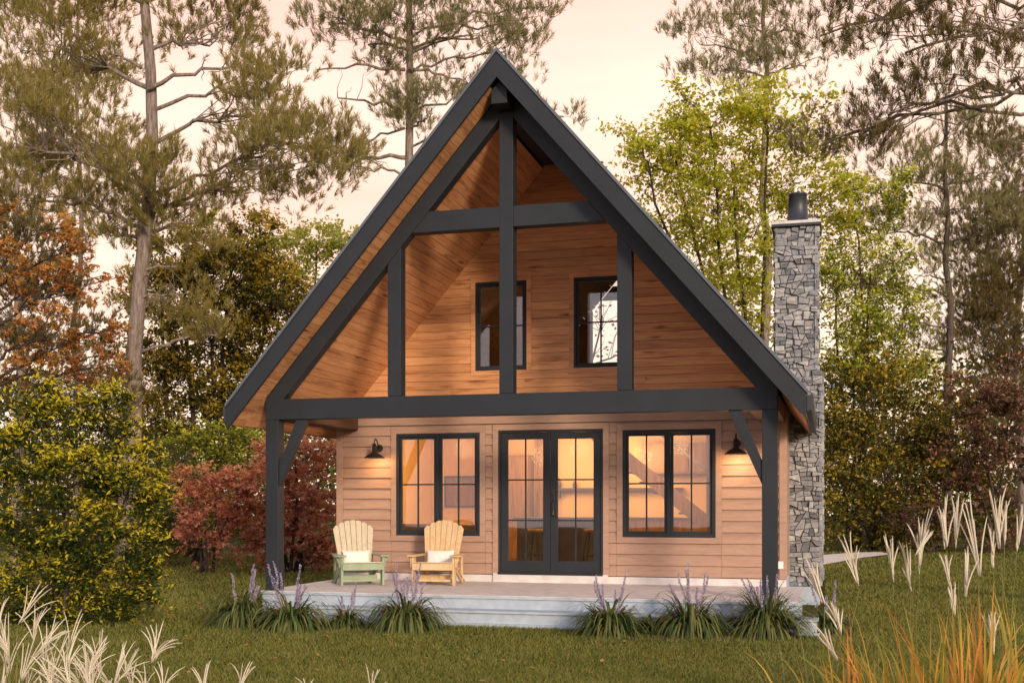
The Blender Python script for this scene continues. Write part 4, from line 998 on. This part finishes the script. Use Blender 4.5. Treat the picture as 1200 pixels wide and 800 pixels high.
def liriope(px, d, R_, label, seed, spikes=7, hgt=.34):
    rng = np.random.default_rng(seed); base = gat(px, d)
    root = empty('lilyturf_plant', base, label=label, cat='plant', group='lilyturf clumps along the porch front')
    flop = rng.uniform(.6, 1.25); ribs = []
    for k in range(int(420 * R_ / .5)):
        an = rng.uniform(0, 2 * math.pi); sp = rng.uniform(.15, 1.0); r0 = rng.uniform(0, .13) * R_ / .5
        ribs.append(ribbon((math.cos(an) * r0, math.sin(an) * r0, 0), (math.cos(an) * sp, math.sin(an) * sp, 1.25), R_ * rng.uniform(.85, 1.7), rng.uniform(.026, .044), rng.uniform(.9, 2.4) * flop, rng, 7))
    joined('leaves', ribs, M['strap'], root)
    for k in range(spikes):
        an = rng.uniform(0, 2 * math.pi); ln = rng.uniform(.55, 1) * (hgt + R_ * .95); le_ = rng.uniform(.03, .42)
        b0 = np.array([math.cos(an) * .07, math.sin(an) * .07, .05]); tp_ = b0 + np.array([math.cos(an) * le_ * ln, math.sin(an) * le_ * ln, ln])
        cp = curve(b0, tp_, .02, rng, 7, .02); mb = MB(); mb.tube(cp, np.linspace(.004, .003, 7), 4)
        o = mb.build('flower_stalk', M['blade_g'], root)
        C = []; t2 = np.linspace(.42, 1, 30)
        for tt in t2:
            p = cp[0] + (cp[-1] - cp[0]) * tt; q = int(tt * 6); p = cp[min(q, 5)] + (cp[min(q + 1, 6)] - cp[min(q, 5)]) * (tt * 6 - min(q, 5))
            rr = .018 * (1.25 - tt) + .005
            for z_ in range(6):
                a2 = rng.uniform(0, 6.28); C.append(p + np.array([math.cos(a2) * rr, math.sin(a2) * rr, rng.uniform(-.008, .008)]))
        fastmesh('flowers', leaves(np.array(C), .021, .017, rng, 0), 4, M['flower'], o)
for i, (px, d, R_, lab, sp) in enumerate([
        (284, 16.9, .58, 'tall lilyturf clump with lavender spikes just left of the left post', 7),
        (340, 16.3, .60, 'lilyturf clump with crowded lavender spikes right of the left post', 9),
        (405, 16.5, .32, 'small lilyturf clump between two larger ones left of the steps', 3),
        (475, 16.35, .62, 'wide lilyturf clump in front of the yellow chair', 9),
        (714, 15.7, .52, 'lilyturf clump with lavender spikes in front of the doors', 7),
        (808, 15.7, .62, 'wide lilyturf clump below the right window', 9),
        (762, 15.9, .30, 'little lilyturf tuft tucked between two wide clumps below the right window', 0),
        (898, 15.5, .60, 'lilyturf clump with spikes in front of the right post', 8),
        (968, 15.9, .40, 'lilyturf clump right of the right post beside the steps', 4)]):
    liriope(px, d, R_, lab, 200 + i, sp)
mb = MB(); rng = np.random.default_rng(3)
for (x0, x1, ) in ((270, 510), (690, 985)):
    k = 14; pts = [gat(x0 + (x1 - x0) * i / k, 15.55 + rng.uniform(-.08, .08) - .5 * (x0 > 600) + .45 * (x0 < 600)) for i in range(k + 1)] + [gat(x1 - (x1 - x0) * i / k, 16.9 - .6 * (x0 > 600)) for i in range(k + 1)]
    mb.add([(p[0], p[1], G + .006) for p in pts], [list(range(len(pts)))])
struct('flower_bed', mb, M['soil'])

# ------------------------------------------------------------------ plume grasses
def plume(base, tipdir, L, spread, n, rng, parent, fluff=.012, wid=.006, bend=.3, stem=None):
    """digitate plume: n spikes fanning from base"""
    mb = MB(); Fl = []
    tipdir = np.array(tipdir, float); tipdir /= np.linalg.norm(tipdir)
    for k in range(n):
        d = tipdir + rng.normal(size=3) * spread * np.array([1, .5, .35]); d /= np.linalg.norm(d)
        st0 = np.array(base) + tipdir * L * rng.uniform(0, .22 if spread > .2 else .36) + rng.normal(size=3) * .006; ln = L * (rng.uniform(.62, .88) if spread > .2 else rng.uniform(.48, .70)); pts = [st0]; q = d.copy()
        q = tipdir * .6 + d * .4
        for i in range(7):
            q = q + (d - tipdir) * (.17 if spread > .2 else .10) + np.array([0, 0, -bend * .045 * i]); q /= np.linalg.norm(q); pts.append(pts[-1] + q * ln / 7)
        pts = np.array(pts); mb.tube(pts, np.concatenate([[wid * .5], np.linspace(wid, wid * .85, 5), [wid * .7, wid * .25]]), 5)
        m_ = 110; tt = rng.uniform(.05, 1, m_) * 7; i0 = np.minimum(tt.astype(int), 6); p = pts[i0] + (pts[i0 + 1] - pts[i0]) * (tt - i0)[:, None]
        tg = unit(pts[i0 + 1] - pts[i0]); dv = unit(tg * 2.4 + rng.normal(size=(m_, 3)) * .8); sv = unit(np.cross(dv, rng.normal(size=(m_, 3)))) * .0012
        Fl.append(np.stack([p - sv, p + sv, p + dv * fluff * rng.uniform(.8, 1.8, (m_, 1))], 1))
    o = mb.build('plume', M['plume'], parent, True)
    fastmesh('plume_hair', np.concatenate(Fl), 3, M['plume'], o)
    if stem is not None:
        mb = MB(); mb.tube(curve(stem, base, .0, rng, 8, .012), np.linspace(.0045, .003, 8), 5); mb.build('stalk', M['blade_g'], parent, True)
def clumpgrass(name, label, cat, bpx, d, seed, plumes, blades=None, bmat=None, Lr=(.5, 1.2), group=None, fluff=.012, wid=.006, bw=.012, spread_r=.25, pbend=.3, sp2=0):
    rng = np.random.default_rng(seed); base = gat(bpx, d)
    root = empty(name, base, label=label, cat=cat, group=group)
    if sp2: plumes = plumes + [(x0 + rng.uniform(-22, 22), y0 + rng.uniform(5, 40), x1 + rng.uniform(-26, 26), y1 + rng.uniform(15, 50), dz + rng.uniform(-.4, .4), sp, n) for (x0, y0, x1, y1, dz, sp, n) in plumes]
    for (x0, y0, x1, y1, dz, sp, n) in plumes:
        A, B_ = at(x0, y0, d + dz) - base, at(x1, y1, d + dz) - base
        L = np.linalg.norm(B_ - A); an = rng.uniform(0, 6.28)
        st_ = np.array([A[0] * .35 + math.cos(an) * .06, A[1] * .35 + math.sin(an) * .06, 0])
        plume(A, B_ - A, L * 1.05, sp, n, rng, root, fluff, wid, pbend, stem=st_)
    if blades:
        ribs = []
        for k in range(blades):
            an = rng.uniform(0, 2 * math.pi); sp = abs(rng.normal()) * .42; r0 = spread_r * math.sqrt(rng.random())
            ribs.append(ribbon((math.cos(an) * r0 * 2, math.sin(an) * r0, 0), (math.cos(an) * sp, math.sin(an) * sp, 1), rng.uniform(*Lr), bw * rng.uniform(.7, 1.3), rng.uniform(.1, .9), rng, 8, rng.uniform(-1.2, 1.2)))
        joined('blades', ribs, bmat or M['blade_g'], root)
    return root
# left foreground: open feathery heads
clumpgrass('silver_grass', 'feathery white-headed grass in the bottom left corner', 'ornamental grass', 18, 8.6, 51,
           [(20, 735, 50, 680, 0, .32, 7), (10, 790, 5, 712, .1, .28, 7), (40, 770, 75, 725, -.2, .36, 7), (48, 790, 66, 728, .2, .35, 6), (0, 740, -12, 690, 0, .3, 6), (60, 812, 60, 760, -.3, .4, 7), (22, 806, 40, 742, -.2, .35, 8), (80, 765, 92, 712, .3, .34, 4)],
           130, M['blade_g'], (.4, .85), fluff=.010, wid=.0046, bw=.011, sp2=1, group='feathery grasses in the left foreground')
clumpgrass('silver_grass', 'feathery white-headed grass second from the bottom left corner', 'ornamental grass', 108, 8.3, 52,
           [(100, 800, 112, 740, 0, .42, 9), (118, 795, 112, 735, .2, .35, 8), (85, 812, 60, 765, 0, .4, 7), (130, 812, 145, 755, -.2, .42, 8), (110, 815, 88, 770, -.3, .4, 8), (145, 798, 150, 752, .2, .3, 5), (75, 790, 84, 742, .2, .4, 7)],
           110, M['blade_g'], (.35, .72), fluff=.010, wid=.0046, bw=.011, sp2=1, group='feathery grasses in the left foreground')
clumpgrass('silver_grass', 'feathery grass whose open white head rises highest above the front lawn', 'ornamental grass', 182, 8.5, 53,
           [(177, 778, 192, 728, 0, .46, 11), (155, 812, 148, 765, .1, .4, 7), (188, 815, 197, 770, 0, .4, 6), (170, 815, 168, 775, -.2, .35, 6)],
           50, M['blade_g'], (.3, .55), fluff=.010, wid=.0046, bw=.008, group='feathery grasses in the left foreground')
clumpgrass('silver_grass', 'small feathery grass showing two heads at the bottom edge, left of the middle', 'ornamental grass', 262, 8.4, 54,
           [(238, 815, 240, 775, 0, .42, 6), (278, 815, 290, 770, 0, .42, 7)], 16, M['blade_g'], (.2, .36), fluff=.010, wid=.0046, bw=.007, group='feathery grasses in the left foreground')
clumpgrass('silver_grass', 'small feathery grass just peeking up at the bottom edge below the left steps', 'ornamental grass', 395, 8.4, 55,
           [(360, 822, 358, 788, 0, .5, 6), (432, 820, 438, 778, 0, .45, 7)], 12, M['blade_g'], (.15, .3), fluff=.010, wid=.0046, bw=.007, group='feathery grasses in the left foreground')
# right foreground: upright white brushes
clumpgrass('plume_grass', 'tall white-plumed grass closest to the right porch post', 'ornamental grass', 968, 9.6, 61,
           [(966, 712, 945, 655, 0, 0.19, 11), (985, 745, 971, 700, 0, 0.19, 10), (982, 776, 955, 728, 0, 0.19, 10), (1006, 688, 990, 628, .6, 0.19, 13)],
           60, M['blade_g'], (.4, .9), fluff=.016, wid=.0070, group='white plume grasses on the right lawn', pbend=.1)
clumpgrass('plume_grass', 'white-plumed grass with three heads left of the tallest plumes', 'ornamental grass', 1070, 10.2, 62,
           [(1046, 684, 1044, 622, 0, 0.17, 10), (1067, 692, 1060, 636, .2, 0.16, 9), (1077, 673, 1080, 598, 0, 0.17, 13), (1072, 650, 1096, 612, -.1, 0.14, 7)],
           40, M['blade_g'], (.4, .8), fluff=.016, wid=.0070, group='white plume grasses on the right lawn', pbend=.1)
clumpgrass('plume_grass', 'white-plumed grass with a dense stack of heads above the orange blades', 'ornamental grass', 1130, 10.0, 63,
           [(1109, 645, 1103, 582, 0, 0.14, 11), (1119, 647, 1122, 586, .3, 0.14, 9), (1148, 680, 1134, 580, 0, 0.14, 14), (1131, 700, 1134, 640, -.2, 0.14, 10), (1113, 688, 1105, 644, -.2, 0.17, 9), (1117, 725, 1116, 684, -.4, 0.17, 9)],
           40, M['blade_g'], (.4, .8), fluff=.016, wid=.0070, group='white plume grasses on the right lawn', pbend=.1)
clumpgrass('plume_grass', 'tallest white-plumed grass, nearest the right edge', 'ornamental grass', 1178, 9.9, 64,
           [(1172, 655, 1163, 574, 0, 0.14, 14), (1163, 668, 1160, 615, .2, 0.12, 9), (1176, 640, 1178, 584, 0, 0.14, 10), (1190, 645, 1199, 590, .2, 0.14, 8), (1163, 768, 1158, 715, -.8, 0.19, 12)],
           40, M['blade_g'], (.4, .8), fluff=.016, wid=.0070, group='white plume grasses on the right lawn', pbend=.1)
for i, (px, d, n_, hi, lab) in enumerate([(1010, 8.3, 70, .75, 'sparse orange-tipped grass at the left of the autumn blades'), (1085, 8.0, 130, 1.0, 'dense yellow and orange grass in the middle of the autumn blades'),
                                          (1150, 7.8, 140, 1.1, 'reddest orange grass right of the dense yellow blades'), (1215, 8.2, 110, 1.15, 'yellow-orange grass cut by the right edge of the picture')]):
    clumpgrass('autumn_grass', lab, 'ornamental grass', px, d, 90 + i, [], int(n_ * 1.05), M['blade_o'], (.5 * hi, 1.18 * hi), group='orange and yellow grasses at the lower right', bw=.026, spread_r=.26)
